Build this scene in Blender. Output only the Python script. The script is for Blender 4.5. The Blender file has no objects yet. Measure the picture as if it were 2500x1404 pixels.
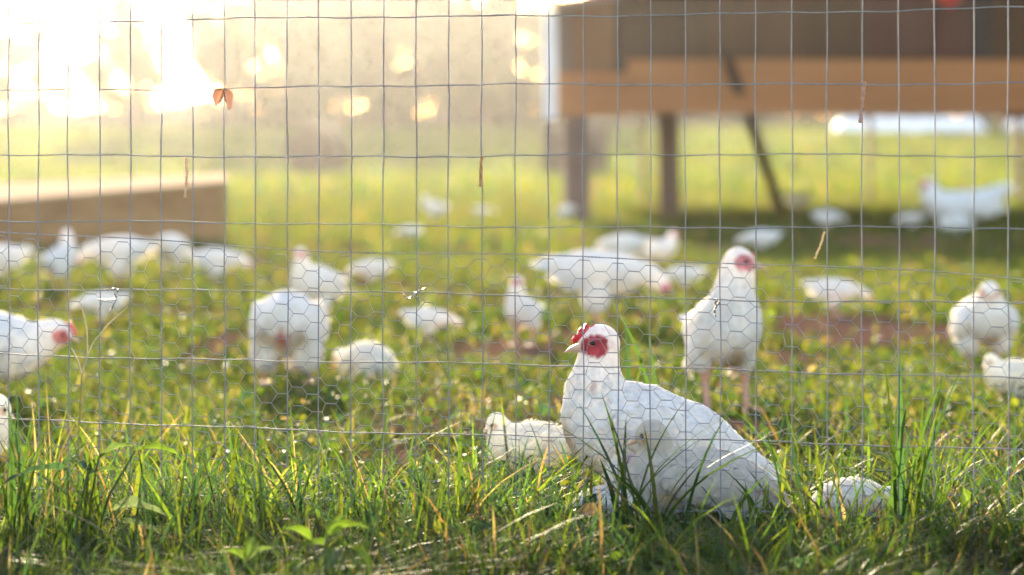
import bpy, bmesh, math, random
import numpy as np
from mathutils import Vector, Matrix

R = math.radians
random.seed(7)
rng = np.random.default_rng(11)
S = bpy.context.scene
COL = S.collection

# ------------------------------------------------------------------ camera
F = 6944.0            # focal length in photo pixels (photo is 2500 wide)
CAMH = 0.55
HZ = 380.0            # photo row of the horizon
cam = bpy.data.cameras.new("camera")
cam.lens = 100.0
cam.sensor_width = 36.0
cam.sensor_fit = 'HORIZONTAL'
cam.shift_y = -(702.0 - HZ) / 2500.0
cam.clip_start = 0.05
cam.clip_end = 2000.0
cam.dof.use_dof = True
cam.dof.focus_distance = 4.24
cam.dof.aperture_fstop = 3.8
camo = bpy.data.objects.new("camera", cam)
COL.objects.link(camo)
camo.location = (0, 0, CAMH)
camo.rotation_euler = (R(90), 0, 0)
S.camera = camo

# ------------------------------------------------------------------ sky, sun, exposure
SUN_EL, SUN_AZ = 11.5, -7.0          # degrees; azimuth from +Y, negative = left
w = bpy.data.worlds.new("World")
S.world = w
w.use_nodes = True
nt = w.node_tree
sky = nt.nodes.new('ShaderNodeTexSky')
sky.sky_type = 'NISHITA'
sky.sun_disc = False
sky.sun_elevation = R(SUN_EL)
sky.sun_rotation = R(SUN_AZ)
sky.air_density = 1.0
sky.dust_density = 1.6
sky.ozone_density = 1.0
tint = nt.nodes.new('ShaderNodeVectorMath'); tint.operation = 'MULTIPLY'; tint.inputs[1].default_value = (1.10, 0.99, 0.99)
nt.links.new(sky.outputs[0], tint.inputs[0]); nt.links.new(tint.outputs[0], nt.nodes['Background'].inputs[0])
nt.nodes['Background'].inputs[1].default_value = 0.115
sl = bpy.data.lights.new("sun", 'SUN')
sl.energy = 5.0
sl.angle = R(0.53)
sl.color = (1.0, 0.83, 0.56)
so = bpy.data.objects.new("sun", sl)
COL.objects.link(so)
d = Vector((math.sin(R(SUN_AZ)) * math.cos(R(SUN_EL)), math.cos(R(SUN_AZ)) * math.cos(R(SUN_EL)), math.sin(R(SUN_EL))))
so.rotation_euler = d.to_track_quat('Z', 'Y').to_euler()
so.location = d * 60
S.view_settings.view_transform = 'Standard'
S.view_settings.look = 'None'
S.view_settings.exposure = 2.8
S.view_settings.gamma = 1.0
cy = S.cycles
cy.use_denoising = True
cy.denoiser = 'OPENIMAGEDENOISE'
cy.max_bounces = 8
cy.diffuse_bounces = 3
cy.glossy_bounces = 2
cy.transmission_bounces = 4
cy.transparent_max_bounces = 8
cy.volume_bounces = 1
cy.sample_clamp_indirect = 6.0
cy.sample_clamp_direct = 40.0
cy.caustics_reflective = False
cy.caustics_refractive = False

HAZE_DENSITY, HAZE_G = 0.00013, 0.89

# ------------------------------------------------------------------ helpers
def P(px, py, D):
    """point seen at photo pixel (px, py) at depth D"""
    return Vector(((px - 1250.0) / F * D, D, CAMH - (py - HZ) / F * D))

def GD(py):
    """depth of the flat yard at photo row py"""
    return CAMH * F / (py - HZ)

def hash2(ix, iy, seed):
    h = np.sin(ix * 127.1 + iy * 311.7 + seed * 74.7) * 43758.5453
    return h - np.floor(h)

def vnoise(x, y, seed=0):
    x = np.asarray(x, float); y = np.asarray(y, float)
    ix = np.floor(x); iy = np.floor(y)
    fx = x - ix; fy = y - iy
    fx = fx * fx * (3 - 2 * fx); fy = fy * fy * (3 - 2 * fy)
    a = hash2(ix, iy, seed); b = hash2(ix + 1, iy, seed)
    c = hash2(ix, iy + 1, seed); e = hash2(ix + 1, iy + 1, seed)
    return (a * (1 - fx) + b * fx) * (1 - fy) + (c * (1 - fx) + e * fx) * fy

def fbm(x, y, seed=0, o=3):
    s = 0; a = 0.5; t = 0
    for k in range(o):
        s = s + a * vnoise(x * 2 ** k, y * 2 ** k, seed + k); t += a; a *= 0.5
    return s / t

def sstep(a, b, x):
    t = np.clip((np.asarray(x, float) - a) / (b - a), 0, 1)
    return t * t * (3 - 2 * t)

def terrain(x, y):
    x = np.asarray(x, float); y = np.asarray(y, float)
    far = 1.7 * sstep(60, 130, y) + 3.0 * sstep(130, 300, y)
    bump = (fbm(x * 0.9, y * 0.9, 3) - 0.5) * 0.03 * (1 - sstep(8, 20, y))
    return far + bump

def dirt_mask(x, y):
    """1 where the soil is bare"""
    x = np.asarray(x, float); y = np.asarray(y, float)
    m = sstep(0.60, 0.70, fbm(x * 1.3 + 5, y * 0.8 + 2, 21)) * sstep(4.6, 5.6, y) * (1 - sstep(14, 22, y)) * 0.7
    for (px, py, rx, ry) in DIRT:
        D = GD(py)
        cx = (px - 1250) / F * D
        sx = rx / F * D
        sy = ry * D / (py - HZ)
        q = np.sqrt(((x - cx) / sx) ** 2 + ((y - D) / sy) ** 2) + (fbm(x * 6, y * 4, 5) - 0.5) * 0.9
        m = np.maximum(m, 1 - sstep(0.7, 1.1, q))
    return np.clip(m, 0, 1)

DIRT = [(1230, 852, 150, 38), (1420, 815, 110, 28), (2090, 800, 260, 50), (540, 850, 90, 45), (1950, 880, 120, 30),
        (1480, 585, 190, 14), (1640, 600, 200, 12), (960, 1120, 130, 38), (1800, 1045, 110, 28), (2200, 590, 300, 18),
        (2290, 1085, 130, 30), (330, 1090, 90, 18), (780, 1050, 70, 20), (1330, 1165, 70, 18), (2080, 1150, 90, 22),
        (620, 640, 130, 14), (2450, 900, 60, 20)]

def mesh_np(name, V, polys, cols=None, mat=None, parent=None, smooth=True, mats=None, midx=None):
    """polys: list of int arrays (n,k); one mesh object"""
    me = bpy.data.meshes.new(name)
    V = np.asarray(V, np.float32)
    me.vertices.add(len(V))
    me.vertices.foreach_set('co', V.ravel())
    loops = np.concatenate([p.ravel() for p in polys]).astype(np.int32)
    tot = np.concatenate([np.full(len(p), p.shape[1], np.int32) for p in polys])
    st = np.concatenate([[0], np.cumsum(tot)[:-1]]).astype(np.int32)
    me.loops.add(len(loops)); me.loops.foreach_set('vertex_index', loops)
    me.polygons.add(len(tot)); me.polygons.foreach_set('loop_start', st)
    try:
        me.polygons.foreach_set('loop_total', tot)
    except Exception:
        pass
    me.polygons.foreach_set('use_smooth', np.full(len(tot), smooth))
    for m in (mats or ([mat] if mat else [])):
        me.materials.append(m)
    if midx is not None:
        me.polygons.foreach_set('material_index', np.asarray(midx, np.int32))
    me.update(calc_edges=True)
    if cols is not None:
        at = me.color_attributes.new('Col', 'FLOAT_COLOR', 'POINT')
        c4 = np.ones((len(V), 4), np.float32); c4[:, :3] = cols
        at.data.foreach_set('color', c4.ravel())
    o = bpy.data.objects.new(name, me)
    COL.objects.link(o)
    if parent: o.parent = parent
    return o

def obj_bm(name, bm, mat, parent=None, smooth=False):
    me = bpy.data.meshes.new(name)
    bmesh.ops.recalc_face_normals(bm, faces=bm.faces)
    bm.to_mesh(me); bm.free()
    if smooth:
        me.polygons.foreach_set('use_smooth', np.full(len(me.polygons), True))
    if mat: me.materials.append(mat)
    o = bpy.data.objects.new(name, me)
    COL.objects.link(o)
    if parent: o.parent = parent
    return o

def tag(o, label=None, cat=None, group=None, kind=None):
    if label: o['label'] = label
    if cat: o['category'] = cat
    if group: o['group'] = group
    if kind: o['kind'] = kind
    return o

def empty(name, loc, rz=0.0):
    o = bpy.data.objects.new(name, None)
    o.empty_display_size = 0.05
    COL.objects.link(o)
    o.location = loc; o.rotation_euler = (0, 0, rz)
    return o

def box_bm(bm, x0, x1, y0, y1, z0, z1, bev=0.0):
    vs = [bm.verts.new(p) for p in ((x0, y0, z0), (x1, y0, z0), (x1, y1, z0), (x0, y1, z0), (x0, y0, z1), (x1, y0, z1), (x1, y1, z1), (x0, y1, z1))]
    fs = [bm.faces.new([vs[i] for i in f]) for f in ((0, 3, 2, 1), (4, 5, 6, 7), (0, 1, 5, 4), (1, 2, 6, 5), (2, 3, 7, 6), (3, 0, 4, 7))]
    if bev:
        es = list({e for f in fs for e in f.edges})
        bmesh.ops.bevel(bm, geom=es, offset=bev, segments=2, affect='EDGES', profile=0.7)

def tubes(paths, radii, sides=6, caps=False):
    """paths: list of (k,3) arrays; radii: list of (k,) arrays or floats -> V, quads"""
    Vs, Qs, base = [], [], 0
    ang = np.arange(sides) * 2 * np.pi / sides
    for p, r in zip(paths, radii):
        p = np.asarray(p, float); k = len(p)
        r = np.broadcast_to(np.asarray(r, float), (k,))
        t = np.gradient(p, axis=0); t /= np.linalg.norm(t, axis=1, keepdims=True) + 1e-12
        ref = np.where(np.abs(t[:, 2:3]) > 0.9, np.array([[1.0, 0, 0]]), np.array([[0, 0, 1.0]]))
        ref = np.broadcast_to(ref[k // 2], t.shape)
        a = np.cross(t, ref); a /= np.linalg.norm(a, axis=1, keepdims=True) + 1e-12
        b = np.cross(t, a)
        ring = p[:, None, :] + r[:, None, None] * (np.cos(ang)[None, :, None] * a[:, None, :] + np.sin(ang)[None, :, None] * b[:, None, :])
        Vs.append(ring.reshape(-1, 3))
        i = np.arange(k - 1)[:, None] * sides; j = np.arange(sides)[None, :]; j2 = (j + 1) % sides
        q = np.stack([i + j, i + j2, i + sides + j2, i + sides + j], -1).reshape(-1, 4) + base
        Qs.append(q); base += k * sides
    return np.concatenate(Vs), np.concatenate(Qs)

def segs(A, B, r, sides=4):
    """many straight tubes at once"""
    A = np.asarray(A, float); B = np.asarray(B, float); n = len(A)
    r = np.broadcast_to(np.asarray(r, float), (n,))
    t = B - A; t /= np.linalg.norm(t, axis=1, keepdims=True)
    ref = np.array([[0.0, 1.0, 0.05]])
    a = np.cross(t, np.broadcast_to(ref, t.shape)); a /= np.linalg.norm(a, axis=1, keepdims=True) + 1e-12
    b = np.cross(t, a)
    ang = np.arange(sides) * 2 * np.pi / sides + 0.4
    off = r[:, None, None] * (np.cos(ang)[None, :, None] * a[:, None] + np.sin(ang)[None, :, None] * b[:, None])
    V = np.concatenate([A[:, None] + off, B[:, None] + off], 1).reshape(-1, 3)
    i = np.arange(n)[:, None] * 2 * sides; j = np.arange(sides)[None]; j2 = (j + 1) % sides
    Q = np.stack([i + j, i + j2, i + sides + j2, i + sides + j], -1).reshape(-1, 4)
    return V, Q

# ------------------------------------------------------------------ materials
def new_mat(name):
    m = bpy.data.materials.new(name); m.use_nodes = True
    t = m.node_tree; t.nodes.clear()
    out = t.nodes.new('ShaderNodeOutputMaterial')
    return m, t, out

def leaf_mat(name, trans=0.45, gloss=0.07, rough=0.35, tint=(1.35, 1.25, 0.6), attr='Col', wob=40.0):
    m, t, out = new_mat(name)
    a = t.nodes.new('ShaderNodeAttribute'); a.attribute_name = attr
    n = t.nodes.new('ShaderNodeTexNoise'); n.inputs['Scale'].default_value = wob
    tc = t.nodes.new('ShaderNodeTexCoord'); t.links.new(tc.outputs['Object'], n.inputs['Vector'])
    mr = t.nodes.new('ShaderNodeMapRange'); mr.inputs[3].default_value = 0.75; mr.inputs[4].default_value = 1.25
    t.links.new(n.outputs[0], mr.inputs[0])
    mul = t.nodes.new('ShaderNodeVectorMath'); mul.operation = 'SCALE'
    t.links.new(a.outputs['Color'], mul.inputs[0]); t.links.new(mr.outputs[0], mul.inputs['Scale'])
    d = t.nodes.new('ShaderNodeBsdfDiffuse'); t.links.new(mul.outputs[0], d.inputs[0])
    tr = t.nodes.new('ShaderNodeBsdfTranslucent')
    tm = t.nodes.new('ShaderNodeVectorMath'); tm.operation = 'MULTIPLY'; tm.inputs[1].default_value = tint
    t.links.new(mul.outputs[0], tm.inputs[0]); t.links.new(tm.outputs[0], tr.inputs[0])
    mx = t.nodes.new('ShaderNodeMixShader'); mx.inputs[0].default_value = trans
    t.links.new(d.outputs[0], mx.inputs[1]); t.links.new(tr.outputs[0], mx.inputs[2])
    g = t.nodes.new('ShaderNodeBsdfGlossy'); g.inputs['Roughness'].default_value = rough
    g.inputs[0].default_value = (1, 1, 1, 1)
    fr = t.nodes.new('ShaderNodeLayerWeight'); fr.inputs[0].default_value = 0.25
    fm = t.nodes.new('ShaderNodeMapRange'); fm.inputs[3].default_value = gloss * 0.5; fm.inputs[4].default_value = min(0.6, gloss * 4)
    t.links.new(fr.outputs['Fresnel'], fm.inputs[0])
    mx2 = t.nodes.new('ShaderNodeMixShader')
    t.links.new(fm.outputs[0], mx2.inputs[0]); t.links.new(mx.outputs[0], mx2.inputs[1]); t.links.new(g.outputs[0], mx2.inputs[2])
    t.links.new(mx2.outputs[0], out.inputs[0])
    return m

def principled(name, color, rough=0.7, metal=0.0, noise=None, bump=0.0, col2=None, stretch=(1, 1, 1), sss=0.0, spec=0.25):
    m, t, out = new_mat(name)
    b = t.nodes.new('ShaderNodeBsdfPrincipled')
    b.inputs['Roughness'].default_value = rough
    b.inputs['Metallic'].default_value = metal
    b.inputs['Specular IOR Level'].default_value = spec
    b.inputs['Base Color'].default_value = (*color, 1)
    if noise:
        tc = t.nodes.new('ShaderNodeTexCoord'); mp = t.nodes.new('ShaderNodeMapping')
        mp.inputs['Scale'].default_value = stretch
        n = t.nodes.new('ShaderNodeTexNoise'); n.inputs['Scale'].default_value = noise; n.inputs['Detail'].default_value = 5
        t.links.new(tc.outputs['Object'], mp.inputs[0]); t.links.new(mp.outputs[0], n.inputs['Vector'])
        cr = t.nodes.new('ShaderNodeValToRGB')
        cr.color_ramp.elements[0].position = 0.3; cr.color_ramp.elements[1].position = 0.7
        cr.color_ramp.elements[0].color = (*color, 1); cr.color_ramp.elements[1].color = (*(col2 or tuple(c * 0.6 for c in color)), 1)
        t.links.new(n.outputs[0], cr.inputs[0]); t.links.new(cr.outputs[0], b.inputs['Base Color'])
        if bump:
            bp = t.nodes.new('ShaderNodeBump'); bp.inputs['Strength'].default_value = bump
            t.links.new(n.outputs[0], bp.inputs['Height']); t.links.new(bp.outputs[0], b.inputs['Normal'])
    t.links.new(b.outputs[0], out.inputs[0])
    return m

M_grass = leaf_mat('grass_blade', trans=0.58, gloss=0.005, rough=0.40)
M_leaf = leaf_mat('broad_leaf', trans=0.50, gloss=0.008, rough=0.42, wob=60)
M_tree = leaf_mat('tree_leaf', trans=0.10, gloss=0.004, rough=0.5, wob=0.3, tint=(1.1, 1.0, 0.7))
M_straw = leaf_mat('dry_straw', trans=0.35, gloss=0.06, rough=0.4, tint=(1.1, 0.95, 0.7))
M_plume = leaf_mat('plumage', trans=0.30, gloss=0.015, rough=0.6, tint=(1.0, 0.95, 0.84), wob=90)
M_legskin = principled('leg_skin', (0.55, 0.33, 0.22), 0.55, noise=120, col2=(0.45, 0.22, 0.16))
M_comb = principled('red_comb', (0.62, 0.03, 0.05), 0.45, noise=150, col2=(0.45, 0.015, 0.03), bump=0.2)
M_pinkcomb = principled('pink_comb', (0.62, 0.18, 0.15), 0.5, noise=150, col2=(0.5, 0.1, 0.08))
M_beak = principled('horn_beak', (0.62, 0.42, 0.30), 0.4, noise=80, col2=(0.5, 0.33, 0.2))
M_lid = principled('eyelid_skin', (0.42, 0.17, 0.16), 0.5, noise=90, col2=(0.3, 0.1, 0.1))
M_eye = principled('eye_dark', (0.02, 0.012, 0.01), 0.12)
M_wire = principled('galvanised_wire', (0.25, 0.24, 0.265), 0.72, 0.35, noise=60, col2=(0.17, 0.165, 0.185))
M_net = principled('netting_wire', (0.38, 0.35, 0.36), 0.36, 0.75, noise=90, col2=(0.22, 0.20, 0.20))
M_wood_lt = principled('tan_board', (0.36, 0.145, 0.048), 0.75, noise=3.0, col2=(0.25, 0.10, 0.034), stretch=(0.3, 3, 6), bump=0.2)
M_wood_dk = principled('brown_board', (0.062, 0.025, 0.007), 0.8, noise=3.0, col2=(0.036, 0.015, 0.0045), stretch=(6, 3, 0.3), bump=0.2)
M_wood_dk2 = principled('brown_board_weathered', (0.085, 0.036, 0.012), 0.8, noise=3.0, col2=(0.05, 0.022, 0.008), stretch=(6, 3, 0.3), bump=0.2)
M_wood_md = principled('mid_board', (0.17, 0.072, 0.024), 0.8, noise=3.0, col2=(0.12, 0.05, 0.017), stretch=(6, 3, 0.3), bump=0.2)
M_post = principled('grey_post', (0.17, 0.105, 0.08), 0.85, noise=4.0, col2=(0.11, 0.068, 0.05), stretch=(5, 5, 0.4), bump=0.3)
M_reddoor = principled('red_brown_door', (0.068, 0.018, 0.009), 0.7, noise=3.0, col2=(0.05, 0.013, 0.007), stretch=(6, 3, 0.3))
M_trim = principled('white_trim', (0.72, 0.70, 0.72), 0.6, noise=5, col2=(0.62, 0.60, 0.6))
M_red = principled('red_plastic', (0.65, 0.03, 0.03), 0.4, noise=8, col2=(0.55, 0.02, 0.02))
M_roofm = principled('roof_metal', (0.22, 0.15, 0.11), 0.6, 0.2, noise=4, col2=(0.17, 0.11, 0.08))
M_dark = principled('gap_shade', (0.035, 0.025, 0.02), 0.9, noise=5, col2=(0.025, 0.018, 0.015))  # near-black colour stands in for the shade inside the coop gap
M_bale = principled('hay', (0.08, 0.048, 0.034), 0.95, noise=6, col2=(0.05, 0.03, 0.022), stretch=(1, 3, 1), bump=0.6)
M_bark = principled('bark', (0.20, 0.14, 0.09), 0.9, noise=3, col2=(0.11, 0.075, 0.05), stretch=(3, 3, 0.5), bump=0.6)
M_white = leaf_mat('white_sheet', trans=0.10, gloss=0.05, rough=0.45, tint=(1, 1, 1), wob=2)
M_bed = principled('bed_timber', (0.34, 0.19, 0.08), 0.85, noise=3, col2=(0.22, 0.12, 0.05), stretch=(0.3, 3, 5), bump=0.2)
M_lid_wood = principled('sunlit_lid', spec=0.0, color=(0.52, 0.39, 0.26), rough=0.85, noise=3, col2=(0.42, 0.31, 0.20), stretch=(0.3, 3, 5), bump=0.1)  # paler than the bin boards: sunshine on the top put into the colour

# ------------------------------------------------------------------ ground
def make_ground():
    ys = np.concatenate([np.linspace(-8, 3, 12), np.linspace(3.2, 14, 110), np.geomspace(14.3, 400, 70)])
    u = np.linspace(-1, 1, 141); u = np.sign(u) * np.abs(u) ** 1.6
    X = u[None, :] * (6 + np.abs(ys)[:, None] * 0.5); Y = np.broadcast_to(ys[:, None], X.shape)
    Z = terrain(X, Y)
    V = np.stack([X, Y, Z], -1).reshape(-1, 3)
    ny, nx = X.shape
    i = (np.arange(ny - 1)[:, None] * nx + np.arange(nx - 1)[None]).ravel()
    Q = np.stack([i, i + 1, i + nx + 1, i + nx], -1)
    m = dirt_mask(X, Y).reshape(-1)
    cols = np.stack([m, m * 0, m * 0], -1)
    mat, t, out = new_mat('yard_ground')
    a = t.nodes.new('ShaderNodeAttribute'); a.attribute_name = 'Col'
    tc = t.nodes.new('ShaderNodeTexCoord')
    def noise(s, det=5):
        n = t.nodes.new('ShaderNodeTexNoise'); n.inputs['Scale'].default_value = s; n.inputs['Detail'].default_value = det
        t.links.new(tc.outputs['Object'], n.inputs['Vector']); return n
    def ramp(n, c0, c1, p0=0.35, p1=0.65):
        r = t.nodes.new('ShaderNodeValToRGB'); r.color_ramp.elements[0].position = p0; r.color_ramp.elements[1].position = p1
        r.color_ramp.elements[0].color = (*c0, 1); r.color_ramp.elements[1].color = (*c1, 1)
        t.links.new(n.outputs[0], r.inputs[0]); return r
    g = ramp(noise(3.0), (0.028, 0.040, 0.006), (0.048, 0.055, 0.009))
    dd = ramp(noise(25.0), (0.18, 0.092, 0.062), (0.09, 0.048, 0.033))
    sep = t.nodes.new('ShaderNodeSeparateColor'); t.links.new(a.outputs['Color'], sep.inputs[0])
    mx = t.nodes.new('ShaderNodeMix'); mx.data_type = 'RGBA'
    t.links.new(sep.outputs[0], mx.inputs[0]); t.links.new(g.outputs[0], mx.inputs[6]); t.links.new(dd.outputs[0], mx.inputs[7])
    b = t.nodes.new('ShaderNodeBsdfDiffuse'); b.inputs['Roughness'].default_value = 0.6
    t.links.new(mx.outputs[2], b.inputs['Color'])
    bp = t.nodes.new('ShaderNodeBump'); bp.inputs['Strength'].default_value = 0.5; bp.inputs['Distance'].default_value = 0.02
    t.links.new(noise(40.0).outputs[0], bp.inputs['Height']); t.links.new(bp.outputs[0], b.inputs['Normal'])
    t.links.new(b.outputs[0], out.inputs[0])
    o = mesh_np('ground', V, [Q], cols, mat)
    tag(o, 'grassy chicken yard and pasture with bare reddish soil patches', 'ground', kind='structure')
make_ground()

# ------------------------------------------------------------------ grass
GREENS = np.array([[0.033, 0.066, 0.012], [0.022, 0.052, 0.016], [0.045, 0.078, 0.012], [0.064, 0.088, 0.013], [0.019, 0.050, 0.026]])
STRAWS = np.array([[0.15, 0.11, 0.06], [0.11, 0.075, 0.04], [0.19, 0.155, 0.095]])

def blades(x, y, h, wd, lean, curl, cols, az=None, levels=4, z=None):
    n = len(x)
    if az is None: az = rng.uniform(0, 2 * np.pi, n)
    z0 = (terrain(x, y) if z is None else z) - 0.004
    t = np.linspace(0, 1, levels)
    hx, hy = np.cos(az), np.sin(az)
    tw = az + np.pi / 2 + rng.normal(0, 0.5, n)
    wx, wy = np.cos(tw), np.sin(tw)
    hor = h[:, None] * (lean[:, None] * t + curl[:, None] * t ** 2)
    up = h[:, None] * (t - 0.35 * np.minimum(curl, 1.6)[:, None] * t ** 2 * 0.9)
    cx = x[:, None] + hx[:, None] * hor; cyy = y[:, None] + hy[:, None] * hor; cz = z0[:, None] + up
    prof = np.where(t < 1, (1 - t ** 2.2) * (0.7 + 0.6 * t), 0)[None] * wd[:, None] * 0.5
    L = np.stack([cx - wx[:, None] * prof, cyy - wy[:, None] * prof, cz], -1)
    Rr = np.stack([cx + wx[:, None] * prof, cyy + wy[:, None] * prof, cz], -1)
    V = np.concatenate([np.stack([L[:, :-1], Rr[:, :-1]], 2).reshape(n, -1, 3), L[:, -1:, :]], 1)
    nv = V.shape[1]
    base = np.arange(n)[:, None] * nv
    q = []
    for k in range(levels - 2):
        q.append(np.stack([base[:, 0] + 2 * k, base[:, 0] + 2 * k + 1, base[:, 0] + 2 * k + 3, base[:, 0] + 2 * k + 2], -1))
    Q = np.concatenate(q)
    k = levels - 2
    T = np.stack([base[:, 0] + 2 * k, base[:, 0] + 2 * k + 1, base[:, 0] + nv - 1], -1)
    C = np.repeat(cols, nv, 0)
    return V.reshape(-1, 3), Q, T, C

def merge(parts):
    V, Q, T, C, b = [], [], [], [], 0
    for v, q, t, c in parts:
        V.append(v); Q.append(q + b); T.append(t + b); C.append(c); b += len(v)
    return np.concatenate(V), np.concatenate(Q), np.concatenate(T), np.concatenate(C)

def pick_cols(n, straw=0.1, seedmap=None, warm=0.0):
    c = GREENS[rng.integers(0, len(GREENS), n)] * rng.uniform(0.75, 1.3, (n, 1))
    c = c * (1 + warm * np.array([[0.5, 0.15, -0.1]]))
    s = rng.random(n) < straw
    c[s] = STRAWS[rng.integers(0, 3, s.sum())] * rng.uniform(0.7, 1.1, (s.sum(), 1))
    return c

def scatter(y0, y1, dens, margin=0.5, dirt_keep=0.06, power=1.0):
    half = lambda y: y * 1250 / F + margin
    A = (half(y0) + half(y1)) * (y1 - y0)
    n = int(A * dens)
    y = rng.uniform(y0, y1, int(n * 1.3)); x = rng.uniform(-1, 1, len(y)) * half(y1)
    k = np.abs(x) < half(y)
    x, y = x[k][:n], y[k][:n]
    dm = dirt_mask(x, y)
    k = rng.random(len(x)) > dm * (1 - dirt_keep)
    return x[k], y[k]

def make_grass():
    parts = []
    # strip before and under the fence: fine dense uncut turf
    def open_front(x, y):
        px = 1250 + x / y * F
        return 1 - 0.5 * sstep(1395, 1440, px) * (1 - sstep(2185, 2225, px)) * sstep(3.80, 3.92, y) * (1 - sstep(4.45, 4.6, y))
    def tone(x, y):
        t = fbm(x * 4.5 + 3, y * 4.5, 61)
        return ((0.40 + 0.85 * sstep(0.25, 0.75, t)) * (0.95 + 0.40 * sstep(3.75, 4.2, y)))[:, None]
    x, y = scatter(3.35, 4.75, 9500, 0.35)
    k = rng.random(len(x)) < 0.25 + 0.95 * sstep(0.36, 0.56, fbm(x * 5.5, y * 5.5, 62))
    x, y = x[k], y[k]
    n = len(x)
    cl = fbm(x * 3.5, y * 3.5, 9)
    h = (0.034 + 0.10 * cl ** 1.5) * rng.uniform(0.5, 1.35, n)
    h *= (1 - 0.35 * sstep(4.3, 4.7, y)) * open_front(x, y)
    parts.append(blades(x, y, h, rng.uniform(0.0014, 0.0036, n), rng.uniform(-0.2, 0.7, n), rng.uniform(0.1, 1.5, n), pick_cols(n, 0.08) * tone(x, y)))
    x, y = scatter(3.6, 4.7, 700, 0.35)
    n = len(x)
    h = rng.uniform(0.07, 0.17, n) * open_front(x, y)
    parts.append(blades(x, y, h, rng.uniform(0.003, 0.006, n), rng.uniform(0, 0.4, n), rng.uniform(0.1, 0.9, n), pick_cols(n, 0.06) * tone(x, y), levels=6))
    x, y = scatter(3.8, 5.6, 500, 0.35, dirt_keep=0.5)
    n = len(x)
    parts.append(blades(x, y, rng.uniform(0.02, 0.05, n), rng.uniform(0.0012, 0.003, n), rng.uniform(1.0, 2.6, n), rng.uniform(0.0, 1.0, n), pick_cols(n, 0.5), levels=5))
    # taller tufts carrying the strip on into the yard
    x, y = scatter(4.5, 7.0, 1300, 0.35)
    k = rng.random(len(x)) < sstep(0.44, 0.62, fbm(x * 3.2 + 9, y * 2.4, 71)) * (1 - 0.6 * sstep(5.2, 7.0, y))
    x, y = x[k], y[k]; n = len(x)
    parts.append(blades(x, y, rng.uniform(0.04, 0.12, n), rng.uniform(0.003, 0.006, n), rng.uniform(-0.1, 0.6, n), rng.uniform(0.1, 1.0, n), pick_cols(n, 0.1, warm=0.4), levels=6))
    # yard
    x, y = scatter(4.75, 8.0, 3600, 0.4)
    n = len(x); cl = fbm(x * 2.2, y * 2.2, 14)
    h = (0.016 + 0.055 * cl ** 2.5) * rng.uniform(0.5, 1.4, n)
    parts.append(blades(x, y, h, rng.uniform(0.002, 0.006, n), rng.uniform(-0.2, 0.7, n), rng.uniform(0.1, 1.2, n), pick_cols(n, 0.12, warm=0.6) * 1.12))
    x, y = scatter(8.0, 16.0, 800, 0.8)
    n = len(x); cl = fbm(x * 1.5, y * 1.5, 15)
    h = (0.022 + 0.06 * cl ** 2.5) * rng.uniform(0.5, 1.4, n)
    parts.append(blades(x, y, h, rng.uniform(0.005, 0.012, n), rng.uniform(-0.2, 0.7, n), rng.uniform(0.1, 1.0, n), pick_cols(n, 0.12, warm=0.9) * 1.15))
    x, y = scatter(16.0, 40.0, 130, 2.0)
    n = len(x); cl = fbm(x * 0.7, y * 0.7, 16)
    h = (0.05 + 0.10 * cl ** 2) * rng.uniform(0.6, 1.4, n)
    parts.append(blades(x, y, h, rng.uniform(0.015, 0.035, n), rng.uniform(-0.2, 0.7, n), rng.uniform(0.1, 0.9, n), pick_cols(n, 0.10, warm=1.0)))
    x, y = scatter(40.0, 130.0, 14, 5.0)
    n = len(x); cl = fbm(x * 0.12, y * 0.12, 17)
    h = (0.10 + 0.14 * cl) * rng.uniform(0.6, 1.4, n)
    parts.append(blades(x, y, h, rng.uniform(0.05, 0.12, n), rng.uniform(-0.2, 0.7, n), rng.uniform(0.1, 0.9, n), pick_cols(n, 0.05, warm=0.9) * 1.2))
    V, Q, T, C = merge(parts)
    o = mesh_np('grass', V, [Q, T], C, M_grass)
    tag(o, 'dewy backlit green grass growing over the yard', 'grass', kind='stuff')
make_grass()

def leaf_cards(C3, nrm, up, L, Wd, cols, fold=0.15):
    """pointed oval leaves: centre base C3, axis up (unit), normal nrm"""
    n = len(C3)
    side = np.cross(up, nrm); side /= np.linalg.norm(side, axis=1, keepdims=True) + 1e-9
    prof = [(0, 0.0, 0), (0.3, 0.46, 0.02), (0.62, 0.44, 0.04), (1.0, 0.0, -0.12)]
    rows = []
    for (t, wv, dz) in prof:
        c = C3 + up * (L * t)[:, None] + nrm * (L * dz)[:, None]
        if wv == 0: rows.append(c[:, None])
        else:
            e = nrm * (Wd * fold)[:, None]
            rows.append(np.stack([c - side * (Wd * wv)[:, None] + e, c, c + side * (Wd * wv)[:, None] + e], 1))
    V = np.concatenate(rows, 1)     # 1+3+3+1 = 8
    b = np.arange(n) * 8
    Q = np.concatenate([np.stack([b + 1, b + 2, b + 5, b + 4], -1), np.stack([b + 2, b + 3, b + 6, b + 5], -1)])
    T = np.concatenate([np.stack([b, b + 2, b + 1], -1), np.stack([b, b + 3, b + 2], -1), np.stack([b + 4, b + 5, b + 7], -1), np.stack([b + 5, b + 6, b + 7], -1)])
    return V.reshape(-1, 3), Q, T, np.repeat(cols, 8, 0)

def unit(a):
    return a / (np.linalg.norm(a, axis=-1, keepdims=True) + 1e-9)

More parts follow.
